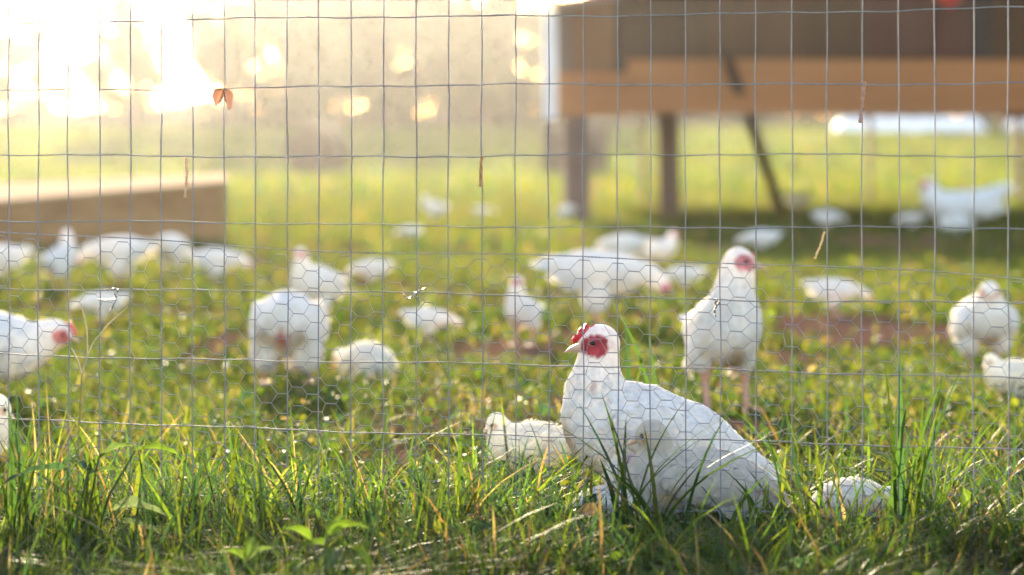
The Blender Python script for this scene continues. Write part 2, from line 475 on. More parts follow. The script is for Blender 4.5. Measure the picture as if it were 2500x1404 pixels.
def make_cover():
    parts = []
    for (y0, y1, dens, l0, l1, hh, mar) in ((3.36, 3.95, 230, 0.022, 0.046, 0.085, 0.3), (3.40, 4.6, 1100, 0.010, 0.030, 0.055, 0.3), (4.6, 8.5, 620, 0.014, 0.032, 0.06, 0.4), (8.5, 18, 130, 0.02, 0.05, 0.08, 0.8)):
        x, y = scatter(y0, y1, dens, mar, dirt_keep=0.12)
        cl = fbm(x * 2.6, y * 2.0, 31)
        k = rng.random(len(x)) < sstep(0.35, 0.62, cl) + 0.1
        x, y, cl = x[k], y[k], cl[k]
        n = len(x)
        z = terrain(x, y) + rng.uniform(0.1, 1, n) * hh * (0.3 + cl * 0.8)
        az = rng.uniform(0, 2 * np.pi, n); el = rng.normal(0.15, 0.45, n)
        up = np.stack([np.cos(az) * np.cos(el), np.sin(az) * np.cos(el), np.sin(el)], -1)
        nr = unit(np.stack([-np.cos(az) * np.sin(el), -np.sin(az) * np.sin(el), np.cos(el)], -1) + rng.normal(0, 0.25, (n, 3)))
        L = rng.uniform(l0, l1, n)
        parts.append(leaf_cards(np.stack([x, y, z], -1), nr, up, L, L * rng.uniform(0.55, 0.9, n), pick_cols(n, 0.05, warm=0.3) * 1.0))
    V, Q, T, C = merge(parts)
    o = mesh_np('ground_cover', V, [Q, T], C, M_leaf)
    tag(o, 'low broad leaved clover and weeds among the grass', 'ground cover', kind='stuff')
make_cover()

# ------------------------------------------------------------------ fence
TH = math.atan(0.301)
FD = 4.135
def FP(s, z, off=0.0):
    """point on the fence plane: s along it, z height, off = behind (+)"""
    return np.stack([s * math.cos(TH) + off * math.sin(TH), FD - s * math.sin(TH) + off * math.cos(TH), z], -1)
def s_at(px):
    u = (px - 1250) / F
    return u * FD / (math.cos(TH) + u * math.sin(TH))
def fence_pt(px, py, off=0.0):
    s = s_at(px); D = FD - s * math.sin(TH)
    return Vector(FP(np.array(s), np.array(CAMH - (py - HZ) / F * D), off))

def make_fence():
    root = empty('wire_fence', FP(np.array(0.0), np.array(0.0)))
    tag(root, 'welded wire mesh fence with hexagonal chicken netting along its bottom', 'fence')
    inv = Vector(root.location)
    pitch, rowp = 0.0508, 0.1016
    s0 = s_at(1259.0)
    paths, rad = [], []
    zz = np.linspace(-0.01, 1.22, 46)
    for k in range(-46, 44):
        j = rng.normal(0, 0.0011)
        ph = rng.uniform(0, 6)
        s = s0 + k * pitch + j * 0.8 + 0.0008 * np.sin(zz * 9 + ph) + 0.0004 * np.sin(zz * 31 + ph * 2)
        offv = 0.0012 * np.sin(zz * 15.5 * 2 + ph)
        paths.append(FP(s, zz, offv) - np.array(inv)); rad.append(0.00102)
    ss = np.linspace(-2.35, 2.2, 260)
    for r in range(-5, 7):
        z = CAMH + r * rowp + 0.0018 * np.sin(ss * 5 + r * 1.7) + 0.0011 * np.sin(ss * 17 + r) + 0.0006 * np.sin(ss * 61.8 + 2)
        if r == -5: z = z + 0.004 * np.sin(ss * 3.1)
        paths.append(FP(ss, z, -0.0022 + 0 * ss) - np.array(inv)); rad.append(0.00098)
    V, Q = tubes(paths, rad, 6)
    mesh_np('welded_mesh', V, [Q], None, M_wire, root)
    # hexagonal netting, twists lying sideways, its top edge sagging to the right
    p, rh, a = 0.0258, 0.0263, 0.0080
    def warp(s, z):
        dz = -0.034 * (s + 0.75) + 0.005 * np.sin(s * 4.3) + 0.0022 * np.sin(s * 11 + z * 18)
        ds = 0.003 * np.sin(z * 14 + s * 3) + 0.0018 * np.sin(z * 33 + s * 9)
        off = 0.007 + 0.003 * np.sin(s * 7 + z * 9)
        return FP(s + ds, z + dz, off) - np.array(inv)
    ci = np.arange(-90, 86); rj = np.arange(0, 18)
    ztop = 0.430
    A, B, rr = [], [], []
    I, J = np.meshgrid(ci, rj, indexing='ij')
    s = I * p; z = ztop - J * rh - np.where(I % 2 == 0, 0, rh / 2) - 0.006
    jit = lambda q: rng.normal(0, 0.0017, q.shape)
    js, jz = jit(s), jit(z)
    Ls, Rs, zz = s - a + js, s + a + js, z + jz
    A.append(warp(Ls, zz).reshape(-1, 3)); B.append(warp(Rs, zz).reshape(-1, 3)); rr.append(np.full(s.size, 0.00072))
    for (dj_even, dj_odd) in ((0, 1), (-1, 0)):
        dj = np.where(I % 2 == 0, dj_even, dj_odd)
        J2 = J + dj
        ok = (J2 >= 0) & (J2 < len(rj)) & (I < ci[-1])
        i1 = np.minimum(I - ci[0] + 1, len(ci) - 1); j1 = np.clip(J2, 0, len(rj) - 1)
        A.append(warp(Rs, zz)[ok]); B.append(warp(Ls[i1, j1], zz[i1, j1])[ok]); rr.append(np.full(ok.sum(), 0.00042))
    V, Q = segs(np.concatenate(A), np.concatenate(B), np.concatenate(rr), 5)
    ss = np.linspace(ci[0] * p, ci[-1] * p, 900)
    tw = 0.0007
    sel = [warp(ss, ztop + tw * np.sin(ss * 700)), warp(ss, ztop - tw * np.sin(ss * 700))]
    V2, Q2 = tubes(sel, [0.0006, 0.0006], 5)
    mesh_np('hexagonal_netting', np.concatenate([V, V2]), [np.concatenate([Q, Q2 + len(V)])], None, M_net, root)
    # twisted wire ties
    def tie(pts, r=0.0011):
        q = np.array([fence_pt(px, py, -0.004) - inv for (px, py) in pts])
        tt = np.linspace(0, len(q) - 1, len(q) * 6)
        q = np.stack([np.interp(tt, np.arange(len(q)), q[:, c]) for c in range(3)], -1)
        q[:, 1] += 0.003 * np.sin(np.arange(len(q)) * 0.9)
        V, Q = tubes([q], [r], 6)
        mesh_np('wire_tie', V, [Q], None, M_net, root)
    tie([(243, 731), (262, 731), (287, 731), (283, 716), (276, 706), (284, 702), (291, 708), (286, 718), (287, 731), (272, 760)])
    tie([(980, 716), (986, 714), (990, 722), (1000, 730), (1012, 722), (1022, 728), (1010, 718), (1030, 708), (1045, 702)])
    tie([(1752, 730), (1746, 738), (1752, 746), (1758, 738), (1750, 734), (1750, 748), (1746, 758), (1748, 772)], 0.0014)
    return root
make_fence()

# ------------------------------------------------------------------ birds
def catmull(P0, n):
    P0 = np.asarray(P0, float)
    k = len(P0)
    d = np.concatenate([[0], np.cumsum(np.linalg.norm(np.diff(P0[:, :3], axis=0), axis=1))])
    t = np.linspace(0, d[-1], n)
    ext = np.vstack([2 * P0[0] - P0[1], P0, 2 * P0[-1] - P0[-2]])
    out = []
    for tt in t:
        i = min(np.searchsorted(d, tt, 'right') - 1, k - 2)
        u = (tt - d[i]) / (d[i + 1] - d[i] + 1e-9)
        a, b, c, e = ext[i], ext[i + 1], ext[i + 2], ext[i + 3]
        out.append(0.5 * (2 * b + (c - a) * u + (2 * a - 5 * b + 4 * c - e) * u * u + (3 * b - a - 3 * c + e) * u ** 3))
    return np.array(out)

def make_bird(name, spine, hdir=(1, 0, -0.15), wings=None, thighs=None, legs=None, chick=False, face=(0.50, 0.05, 0.06), comb=0.0,
              nflake=900, flake=0.02, voxel=0.0042, tail=None, stain=None, seed=1, face_size=1.0, combmat=None, wattle=False, bodycol=(0.80, 0.775, 0.74), comb_f=0.0, comb_u=0.0):
    """a bird facing +X with its feet on z = 0, as Empty > body, beak, eye, comb, wattle"""
    rg = np.random.default_rng(seed)
    sp = catmull(spine, 30)
    sp[:, 3:] = np.maximum(sp[:, 3:], 0.004)
    bm = bmesh.new()
    def ell(c, r, rot=None):
        m = Matrix.Translation(Vector(c))
        if rot is not None: m = m @ rot
        m = m @ Matrix.Diagonal((r[0], r[1], r[2], 1))
        bmesh.ops.create_icosphere(bm, subdivisions=3, radius=1.0, matrix=m)
    for q in sp:
        ell(q[:3], ((q[3] + q[4]) * 0.5, q[3], q[4]))
    head = sp[-1][:3]; hr = float(sp[-1][3])
    hd = unit(np.array(hdir, float))
    ell(head + hd * hr * 0.35, (hr * 0.8, hr * 0.74, hr * 0.72))
    for wdef in (wings or []):
        c, r, pitch = wdef
        for sgn in (1, -1):
            ell((c[0], sgn * c[1], c[2]), r, Matrix.Rotation(pitch, 4, 'Y') @ Matrix.Rotation(sgn * 0.12, 4, 'Z'))
    for (c, r) in (thighs or []):
        for sgn in (1, -1): ell((c[0], sgn * c[1], c[2]), r)
    me = bpy.data.meshes.new('tmp'); bm.to_mesh(me); bm.free()
    o = bpy.data.objects.new('tmp', me); COL.objects.link(o)
    md = o.modifiers.new('r', 'REMESH'); md.mode = 'VOXEL'; md.voxel_size = voxel
    sm = o.modifiers.new('s', 'SMOOTH'); sm.factor = 0.5; sm.iterations = 4
    dg = bpy.context.evaluated_depsgraph_get()
    ev = o.evaluated_get(dg); em = ev.to_mesh()
    nv = len(em.vertices); V = np.empty(nv * 3, np.float32); em.vertices.foreach_get('co', V); V = V.reshape(-1, 3).astype(float)
    N = np.empty(nv * 3, np.float32); em.vertices.foreach_get('normal', N); N = N.reshape(-1, 3).astype(float)
    polys = {}
    for p in em.polygons:
        polys.setdefault(len(p.vertices), []).append(tuple(p.vertices))
    ev.to_mesh_clear()
    bpy.data.objects.remove(o); bpy.data.meshes.remove(me)
    polys = {k: np.array(v, int) for k, v in polys.items()}
    # head frame
    upv = np.array([0, 0, 1.0]); sd = unit(np.cross(upv, hd)); hu = np.cross(hd, sd)
    # gentle lumps of plumage
    nz = fbm(V[:, 0] * 26 + V[:, 1] * 13, V[:, 2] * 26 - V[:, 1] * 9, seed) - 0.5
    dh = np.linalg.norm(V - head, axis=1)
    V = V + N * (nz * (0.010 if not chick else 0.005) * sstep(hr * 1.0, hr * 2.2, dh))[:, None]
    # colours
    col = np.tile(np.array(bodycol), (nv, 1))
    n2 = fbm(V[:, 0] * 40, V[:, 2] * 40 + V[:, 1] * 31, seed + 5)
    n3 = fbm(V[:, 0] * 170, V[:, 2] * 170 + V[:, 1] * 90, seed + 9)
    dirt = sstep(0.45, 0.85, n2)[:, None] * 0.6
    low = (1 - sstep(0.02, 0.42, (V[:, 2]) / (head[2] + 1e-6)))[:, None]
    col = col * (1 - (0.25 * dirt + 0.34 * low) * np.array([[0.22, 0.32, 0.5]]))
    for (c, r, cc, amt) in (stain or []):
        q = np.linalg.norm((V - np.array(c)) / np.array(r), axis=1) + (n2 - 0.5) * 0.8
        a = ((1 - sstep(0.4, 1.0, q)) * amt)[:, None]
        col = col * (1 - a) + np.array(cc) * a
    hp = (V - head) / hr
    f_, s_, u_ = hp @ hd, hp @ sd, hp @ hu
    if face is not None:
        q = np.sqrt(((f_ - 0.42) / (0.72 * face_size)) ** 2 + ((u_ + 0.02) / (0.62 * face_size)) ** 2) + (n2 - 0.5) * 0.35 + (n3 - 0.5) * 0.35
        a = ((1 - sstep(0.85, 1.05, q)) * sstep(0.18, 0.36, np.abs(s_)))[:, None]
        a = np.where((dh < hr * 2.0)[:, None], a, 0)
        col = col * (1 - a) + np.array(face) * (0.45 + 1.2 * n3[:, None]) * a
        if wattle:
            q = np.sqrt(((f_ + 0.38) / 0.2) ** 2 + ((u_ + 0.02) / 0.2) ** 2)
            a = ((1 - sstep(0.8, 1.1, q)) * sstep(0.3, 0.4, np.abs(s_)))[:, None]
            a = np.where((dh < hr * 2.0)[:, None], a, 0)
            col = col * (1 - a) + np.array((0.70, 0.62, 0.60)) * a
    # feathers lying over the skin
    quads = polys[4]
    fc = V[quads].mean(1); fn = unit(N[quads].mean(1))
    ar = np.linalg.norm(np.cross(V[quads[:, 2]] - V[quads[:, 0]], V[quads[:, 3]] - V[quads[:, 1]]), axis=1)
    dfh = np.linalg.norm(fc - head, axis=1)
    wgt = ar * sstep(hr * 1.15, hr * 1.7, dfh)
    idx = rg.choice(len(quads), size=nflake, p=wgt / wgt.sum())
    c3, nn = fc[idx], fn[idx]
    tang = np.gradient(sp[:, :3], axis=0)
    ni = np.argmin(((c3[:, None, :] - sp[None, :, :3]) ** 2).sum(-1), axis=1)
    flow = -unit(tang[ni]) + np.array([0, 0, -0.25]) + rg.normal(0, 0.5 if chick else 0.16, (len(idx), 3))
    flow = unit(flow - nn * (flow * nn).sum(1, keepdims=True))
    lift = rg.uniform(0.15, 0.6, len(idx)) if chick else rg.uniform(0.01, 0.09, len(idx))
    fdir = unit(flow + nn * lift[:, None]); fnr = unit(nn - flow * lift[:, None])
    L = flake * rg.uniform(0.6, 1.3, len(idx)) * (0.45 + 0.55 * sstep(hr * 1.3, hr * 3.5, dfh[idx]))
    ccol = col[quads[idx, 0]] * rg.uniform(0.91, 1.03, (len(idx), 1))
    fp = [leaf_cards(c3 + nn * 0.0004, fnr, fdir, L, L * (0.22 if chick else 0.62), ccol, fold=-0.10)]
    # long tail and flight feathers
    for (c, dv, Lf, Wf, spread, k) in (tail or []):
        a = np.linspace(-1, 1, k)
        dirs = unit(np.array(dv)[None] + np.stack([0 * a, a * spread, -np.abs(a) * spread * 0.35], -1) + rg.normal(0, 0.04, (k, 3)))
        nr = unit(np.stack([np.zeros(k) + 0.25, a * 0.8, np.ones(k)], -1)); nr = unit(nr - dirs * (nr * dirs).sum(1, keepdims=True))
        Ls = Lf * rg.uniform(0.85, 1.1, k)
        fp.append(leaf_cards(np.array(c)[None] + np.stack([0 * a, a * Wf * 0.5, -np.abs(a) * Wf * 0.3], -1), nr, dirs, Ls, np.full(k, Wf), np.tile(np.array(bodycol), (k, 1)) * rg.uniform(0.82, 0.97, (k, 1)), fold=-0.06))
    for wdef in (wings or []):
        c, r, pitch = wdef
        k = 7
        for sgn in (1, -1):
            a = np.linspace(0, 1, k)
            px_ = c[0] - r[0] * (0.1 + 0.55 * a) ; pz_ = c[2] - r[2] * (0.65 - 0.5 * a)
            st = np.stack([px_, np.full(k, sgn * (c[1] + r[1] * 0.55)), pz_ - math.sin(pitch) * (px_ - c[0]) * -1 * 0.0], -1)
            dr = unit(np.stack([-np.ones(k), np.full(k, -sgn * 0.18), -0.10 - 0.25 * (1 - a)], -1) + rg.normal(0, 0.03, (k, 3)))
            rot = np.array(Matrix.Rotation(pitch, 3, 'Y'))
            dr = dr @ rot.T; st = (st - np.array([c[0], 0, c[2]])) @ rot.T + np.array([c[0], 0, c[2]])
            nr = np.tile(np.array([0, sgn * 1.0, 0.25]), (k, 1)); nr = unit(nr - dr * (nr * dr).sum(1, keepdims=True))
            Lw = r[0] * rg.uniform(0.75, 1.0, k)
            fp.append(leaf_cards(st, nr, dr, Lw, Lw * 0.3, np.tile(np.array(bodycol), (k, 1)) * rg.uniform(0.76, 0.95, (k, 1)) * np.array([[1, 0.985, 0.95]]), fold=-0.08))
    fV, fQ, fT, fC = merge(fp)
    allV, allC = [V, fV], [col, fC]
    Q = [quads, fQ + nv]; T = ([polys[3]] if 3 in polys else []) + [fT + nv]
    nb = nv + len(fV)
    mi_q = [0] * (len(quads) + len(fQ))
    # legs
    if legs:
        paths, rads = [], []
        for lg in legs:
            hip, hock, foot = [np.array(q, float) for q in lg['pts']]
            r0, r1 = lg.get('r', (0.012, 0.0055))
            paths.append(np.array([hip, hip * 0.5 + hock * 0.5, hock, hock * 0.6 + foot * 0.4, hock * 0.15 + foot * 0.85, foot]))
            rads.append(np.array([r0 * 1.25, r0, r1 * 1.2, r1 * 0.9, r1, r1 * 1.05]))
            tl = lg.get('toe', 0.045); yaw = lg.get('yaw', 0.0)
            for a, k in ((-0.5, 0.9), (0.0, 1.05), (0.5, 0.9), (math.pi, 0.5)):
                e = np.array([math.cos(a + yaw), math.sin(a + yaw), 0]) * tl * k
                paths.append(np.array([foot, foot + e * 0.45 + np.array([0, 0, 0.004]), foot + e * 0.85, foot + e + np.array([0, 0, -0.003])]))
                rads.append(np.array([r1 * 0.8, r1 * 0.75, r1 * 0.65, r1 * 0.2]))
        lV, lQ = tubes(paths, rads, 7)
        Q.append(lQ + nb); allV.append(lV); allC.append(np.tile(np.array((0.5, 0.3, 0.2)), (len(lV), 1)))
        mi_q += [1] * len(lQ)
    mi = mi_q + [0] * sum(len(t) for t in T)
    root = empty(name, (0, 0, 0))
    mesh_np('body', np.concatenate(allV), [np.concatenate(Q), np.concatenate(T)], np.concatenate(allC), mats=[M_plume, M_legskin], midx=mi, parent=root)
    # beak: hooked cone in two halves
    def hpt(f, s, u): return Vector(head + (hd * f + sd * s + hu * u) * hr)
    bl = 0.95 if not chick else 0.75
    b0 = 0.92
    bm = bmesh.new()
    rings = []
    for (f, wv, uu, ul) in ((b0, 0.30, 0.22, -0.26), (b0 + bl * 0.35, 0.24, 0.17, -0.22), (b0 + bl * 0.7, 0.14, 0.04, -0.20), (b0 + bl, 0.03, -0.16, -0.22)):
        mid = (uu + ul) / 2 ; hh = (uu - ul) / 2
        rings.append([bm.verts.new(hpt(f, wv * math.cos(a), mid - 0.05 + hh * math.sin(a))) for a in np.linspace(0, 2 * np.pi, 9)[:-1]])
    for A, B in zip(rings, rings[1:]):
        for k in range(8): bm.faces.new((A[k], A[(k + 1) % 8], B[(k + 1) % 8], B[k]))
    bm.faces.new(rings[0]); bm.faces.new(rings[-1])
    obj_bm('beak', bm, M_beak, root, True)
    for sgn in (1, -1):
        bm = bmesh.new()
        bmesh.ops.create_uvsphere(bm, u_segments=12, v_segments=8, radius=hr * (0.155 if not chick else 0.16), matrix=Matrix.Translation(hpt(0.50, sgn * 0.78, 0.13)))
        obj_bm('eye', bm, M_eye, root, True)
        if comb:
            c0 = np.array(hpt(0.50, sgn * 0.84, 0.13)); th = np.linspace(0, 2 * np.pi, 17)
            ring = c0[None] + hr * 0.17 * (np.cos(th)[:, None] * hd[None] * 1.25 + np.sin(th)[:, None] * hu[None] * 0.75)
            lV, lQ = tubes([ring], [hr * 0.04], 6)
            mesh_np('eyelid', lV, [lQ], None, M_lid, root)
    if comb:
        out = [(0.95, 0.30), (1.02, 0.62), (0.84, 0.80), (0.78, 0.62), (0.66, 1.10), (0.50, 1.22), (0.46, 0.92), (0.30, 1.36), (0.12, 1.42), (0.10, 1.02), (-0.08, 1.30), (-0.24, 1.22), (-0.22, 0.92), (-0.05, 0.78), (0.45, 0.62)]
        bm = bmesh.new()
        th = 0.09
        rows = []
        for sgn in (-1, 1):
            rows.append([bm.verts.new(hpt(f + comb_f, sgn * th, 0.62 + comb_u + (u - 0.62) * comb + rg.normal(0, 0.02))) for (f, u) in out])
        n = len(out)
        ctr = [bm.verts.new(hpt(0.4 + comb_f, sgn * th * 1.8, 0.62 + comb_u + 0.16 * comb)) for sgn in (-1, 1)]
        for r_, c_ in zip(rows, ctr):
            for k in range(n): bm.faces.new((r_[k], r_[(k + 1) % n], c_))
        for k in range(n): bm.faces.new((rows[0][k], rows[0][(k + 1) % n], rows[1][(k + 1) % n], rows[1][k]))
        obj_bm('comb', bm, combmat or M_comb, root, True)
    if wattle:
        bm = bmesh.new()
        for sgn in (1, -1):
            bmesh.ops.create_uvsphere(bm, u_segments=10, v_segments=8, radius=1, matrix=Matrix.Translation(hpt(0.72, sgn * 0.22, -0.66)) @ Matrix.Diagonal((hr * 0.26, hr * 0.1, hr * 0.36, 1)))
        obj_bm('wattle', bm, M_comb, root, True)
    return root

def leg(x, y, ztop, toe=0.05, lean=0.0, r=(0.013, 0.0058), yaw=0.0):
    return dict(pts=[(x, y, ztop), (x - 0.012 + lean, y, ztop * 0.55), (x + 0.006 + lean * 0.3, y, 0.004)], toe=toe, r=r, yaw=yaw)

def legs2(x, y, ztop, **k):
    return [leg(x, y, ztop, **k), leg(x + 0.012, -y, ztop, **k)]

def drop(root, px, py, yaw, scale=1.0, D=None, label=None, cat='chicken', group=None, z=None, flat=1.0):
    D = D or GD(py)
    x = (px - 1250) / F * D
    root.location = (x, D, float(terrain(x, D)) if z is None else z)
    root.rotation_euler = (0, 0, R(yaw))
    root.scale = (scale, scale, scale * flat)
    tag(root, label, cat, group)
    return root

def copy_tree(o, parent=None):
    c = o.copy(); COL.objects.link(c)
    if parent: c.parent = parent
    for ch in list(o.children): copy_tree(ch, c)
    return c

G = 'white chickens of the flock in the yard'
# --- the seated hen in front
hero = make_bird('hen', [(-0.168, 0, 0.060, 0.020, 0.012), (-0.115, 0, 0.080, 0.042, 0.034), (-0.055, 0, 0.100, 0.066, 0.060), (0.015, 0, 0.118, 0.076, 0.074), (0.068, 0, 0.130, 0.070, 0.070),
                         (0.090, 0, 0.170, 0.052, 0.052), (0.090, 0, 0.210, 0.037, 0.038), (0.086, 0, 0.240, 0.031, 0.032), (0.084, 0, 0.256, 0.0305, 0.0305)],
                 hdir=(1, 0.12, -0.10), wings=[((-0.015, 0.066, 0.116), (0.092, 0.024, 0.044), -0.42)], thighs=[((0.03, 0.045, 0.06), (0.05, 0.035, 0.06))],
                 comb=0.85, comb_f=0.40, comb_u=-0.20, nflake=4600, flake=0.0125, voxel=0.0032, wattle=True, face=(0.30, 0.042, 0.062), face_size=1.0,
                 tail=[((-0.140, 0, 0.076), (-1, 0, -0.25), 0.052, 0.028, 0.34, 9), ((-0.118, 0, 0.064), (-1, 0, -0.5), 0.045, 0.028, 0.34, 7), ((-0.095, 0, 0.108), (-1, 0, -0.36), 0.072, 0.024, 0.55, 9)],
                 stain=[((0.135, 0, 0.115), (0.022, 0.08, 0.045), (0.50, 0.36, 0.20), 0.75), ((0.075, -0.035, 0.178), (0.012, 0.02, 0.012), (0.45, 0.16, 0.18), 0.6), ((0.075, 0.035, 0.178), (0.010, 0.02, 0.010), (0.45, 0.16, 0.18), 0.6),
                        ((0.095, 0.04, 0.195), (0.006, 0.03, 0.014), (0.5, 0.25, 0.25), 0.5), ((0.040, 0.075, 0.088), (0.024, 0.03, 0.014), (0.50, 0.25, 0.36), 0.8)], seed=3)
drop(hero, 1600, 1256, 180, 1.0, D=4.36, label='large white hen with red comb and red face sitting upright just behind the wire fence', group=G)
# --- young bird lying against her
young = make_bird('young_chicken', [(-0.112, 0, 0.036, 0.014, 0.010), (-0.066, 0, 0.052, 0.038, 0.034), (-0.010, 0, 0.058, 0.046, 0.048), (0.045, 0, 0.058, 0.042, 0.046), (0.050, 0.004, 0.086, 0.027, 0.028), (0.046, 0.008, 0.106, 0.021, 0.022), (0.054, 0.010, 0.122, 0.021, 0.0215)],
                  hdir=(1, -0.15, -0.30), wings=[((-0.02, 0.040, 0.058), (0.068, 0.018, 0.032), -0.15)], nflake=1000, flake=0.014, voxel=0.003,
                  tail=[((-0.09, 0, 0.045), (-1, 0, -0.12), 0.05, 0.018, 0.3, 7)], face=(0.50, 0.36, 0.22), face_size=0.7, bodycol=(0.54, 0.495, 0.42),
                  stain=[((0.052, 0, 0.118), (0.04, 0.04, 0.030), (0.52, 0.42, 0.26), 0.85), ((-0.085, -0.04, 0.035), (0.045, 0.03, 0.028), (0.42, 0.25, 0.27), 0.75), ((-0.085, 0.04, 0.035), (0.045, 0.03, 0.028), (0.42, 0.25, 0.27), 0.75), ((0.03, 0.03, 0.04), (0.02, 0.04, 0.012), (0.6, 0.42, 0.16), 0.6)], seed=5)
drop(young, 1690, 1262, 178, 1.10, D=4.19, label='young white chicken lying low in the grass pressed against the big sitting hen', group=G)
# --- chicks
chickA = make_bird('chick', [(-0.078, 0, 0.076, 0.006, 0.006), (-0.050, 0, 0.066, 0.026, 0.026), (-0.008, 0, 0.058, 0.040, 0.042), (0.030, 0, 0.062, 0.036, 0.038), (0.046, 0, 0.086, 0.0225, 0.024), (0.052, 0, 0.099, 0.0185, 0.019)],
                   hdir=(1, 0, -0.55), wings=[((-0.005, 0.034, 0.068), (0.045, 0.012, 0.022), 0.25)], thighs=[((0.0, 0.018, 0.03), (0.022, 0.014, 0.026))], legs=legs2(0.0, 0.018, 0.03, toe=0.025, r=(0.006, 0.003)),
                   chick=True, nflake=1900, flake=0.011, voxel=0.0028, face=(0.62, 0.46, 0.34), face_size=0.5, tail=[((-0.062, 0, 0.072), (-1, 0, 0.12), 0.03, 0.013, 0.35, 7)], seed=8, bodycol=(0.80, 0.78, 0.70))
drop(chickA, 1288, 1160, 180, 0.98, D=4.78, label='fluffy cream white chick standing in grass just left of the big hen, tail raised', group=G)
chickB = make_bird('chick', [(-0.058, 0, 0.032, 0.010, 0.009), (-0.036, 0, 0.036, 0.028, 0.028), (-0.006, 0, 0.037, 0.036, 0.037), (0.022, 0, 0.034, 0.029, 0.030), (0.040, 0, 0.042, 0.019, 0.019), (0.048, 0, 0.045, 0.017, 0.017)],
                   hdir=(1, 0.05, -0.5), wings=[((-0.008, 0.030, 0.036), (0.040, 0.011, 0.022), 0.05)], chick=True, nflake=1500, flake=0.010, voxel=0.0028, face=(0.66, 0.5, 0.36), face_size=0.6, seed=9, bodycol=(0.80, 0.79, 0.75))
drop(chickB, 2100, 1285, 0, 1.02, D=4.20, flat=0.84, label='small white chick lying curled at the fence foot, right of the big hen', group=G)
c = copy_tree(chickB); drop(c, 1500, 1268, 8, 0.92, D=4.17, flat=0.9, label='small white chick half hidden in grass under the big hen', group=G)
# --- tall standing bird facing the camera, head turned
tall = make_bird('young_chicken', [(-0.150, 0, 0.185, 0.018, 0.018), (-0.100, 0, 0.165, 0.048, 0.046), (-0.03, 0, 0.170, 0.060, 0.068), (0.030, 0, 0.178, 0.066, 0.078), (0.055, 0, 0.215, 0.056, 0.060), (0.062, 0.002, 0.255, 0.043, 0.044), (0.064, 0.006, 0.290, 0.037, 0.037), (0.066, 0.010, 0.312, 0.031, 0.031)],
                 hdir=(0.45, 1, -0.14), wings=[((-0.025, 0.049, 0.138), (0.068, 0.017, 0.044), -0.45)], thighs=[((-0.005, 0.040, 0.128), (0.034, 0.028, 0.044))],
                 legs=[leg(-0.002, 0.052, 0.125, toe=0.05, r=(0.015, 0.0075)), leg(0.004, -0.036, 0.125, toe=0.05, r=(0.017, 0.0075))], nflake=1500, flake=0.020, voxel=0.004, comb=0.28, face=(0.50, 0.20, 0.22), face_size=1.0, combmat=M_pinkcomb,
                 tail=[((-0.13, 0, 0.185), (-1, 0, 0.3), 0.07, 0.025, 0.3, 7)],
                 stain=[((0.085, 0.0, 0.105), (0.07, 0.032, 0.050), (0.36, 0.25, 0.12), 0.8)], seed=12)
drop(tall, 1765, 1005, -74, 1.04, D=6.05, label='tall white young chicken standing to face the camera, pink face turned to the right', group=G)
# --- hen pecking
peck = make_bird('hen', [(-0.185, 0, 0.222, 0.018, 0.022), (-0.125, 0, 0.206, 0.045, 0.046), (-0.035, 0, 0.190, 0.070, 0.078), (0.055, 0, 0.182, 0.064, 0.070), (0.115, 0, 0.188, 0.044, 0.047), (0.162, 0, 0.178, 0.037, 0.040), (0.195, 0, 0.155, 0.030, 0.031), (0.208, 0, 0.144, 0.027, 0.028)],
                 hdir=(0.75, 0, -0.65), wings=[((-0.03, 0.060, 0.192), (0.11, 0.020, 0.050), 0.06)], thighs=[((-0.02, 0.045, 0.115), (0.050, 0.036, 0.065))], legs=legs2(-0.022, 0.045, 0.11, toe=0.055),
                 nflake=1000, flake=0.022, voxel=0.005, comb=0.35, face=(0.55, 0.16, 0.22), tail=[((-0.16, 0, 0.21), (-1, 0, 0.35), 0.085, 0.032, 0.4, 9)], seed=14, stain=[((0.08, 0, 0.10), (0.06, 0.1, 0.03), (0.5, 0.34, 0.18), 0.6)])
drop(peck, 1470, 800, 0, 0.95, D=9.2, label='white hen bent over with lowered pink head pecking to the right, behind the tall one', group=G)
# --- rear view with pink skin
rear = make_bird('hen', [(-0.145, 0, 0.205, 0.030, 0.030), (-0.105, 0, 0.175, 0.068, 0.066), (-0.03, 0, 0.165, 0.086, 0.090), (0.055, 0, 0.155, 0.078, 0.080), (0.105, 0, 0.120, 0.050, 0.052), (0.13, 0, 0.080, 0.034, 0.036), (0.14, 0, 0.050, 0.027, 0.028)],
                 hdir=(0.5, 0, -0.85), wings=[((-0.03, 0.078, 0.165), (0.11, 0.022, 0.06), 0.06)], thighs=[((-0.05, 0.055, 0.095), (0.055, 0.042, 0.065))], legs=legs2(-0.045, 0.058, 0.07, toe=0.055),
                 nflake=1100, flake=0.022, voxel=0.005, comb=0.3, tail=[((-0.13, 0, 0.215), (-1, 0, 0.1), 0.035, 0.03, 0.4, 7)], seed=15,
                 stain=[((-0.16, 0, 0.112), (0.08, 0.046, 0.042), (0.58, 0.21, 0.17), 0.95), ((-0.1, 0, 0.05), (0.1, 0.03, 0.03), (0.5, 0.3, 0.2), 0.6)])
drop(rear, 704, 935, 88, 0.90, D=6.88, label='white hen seen from behind with bare pink skin under its tail', group=G)
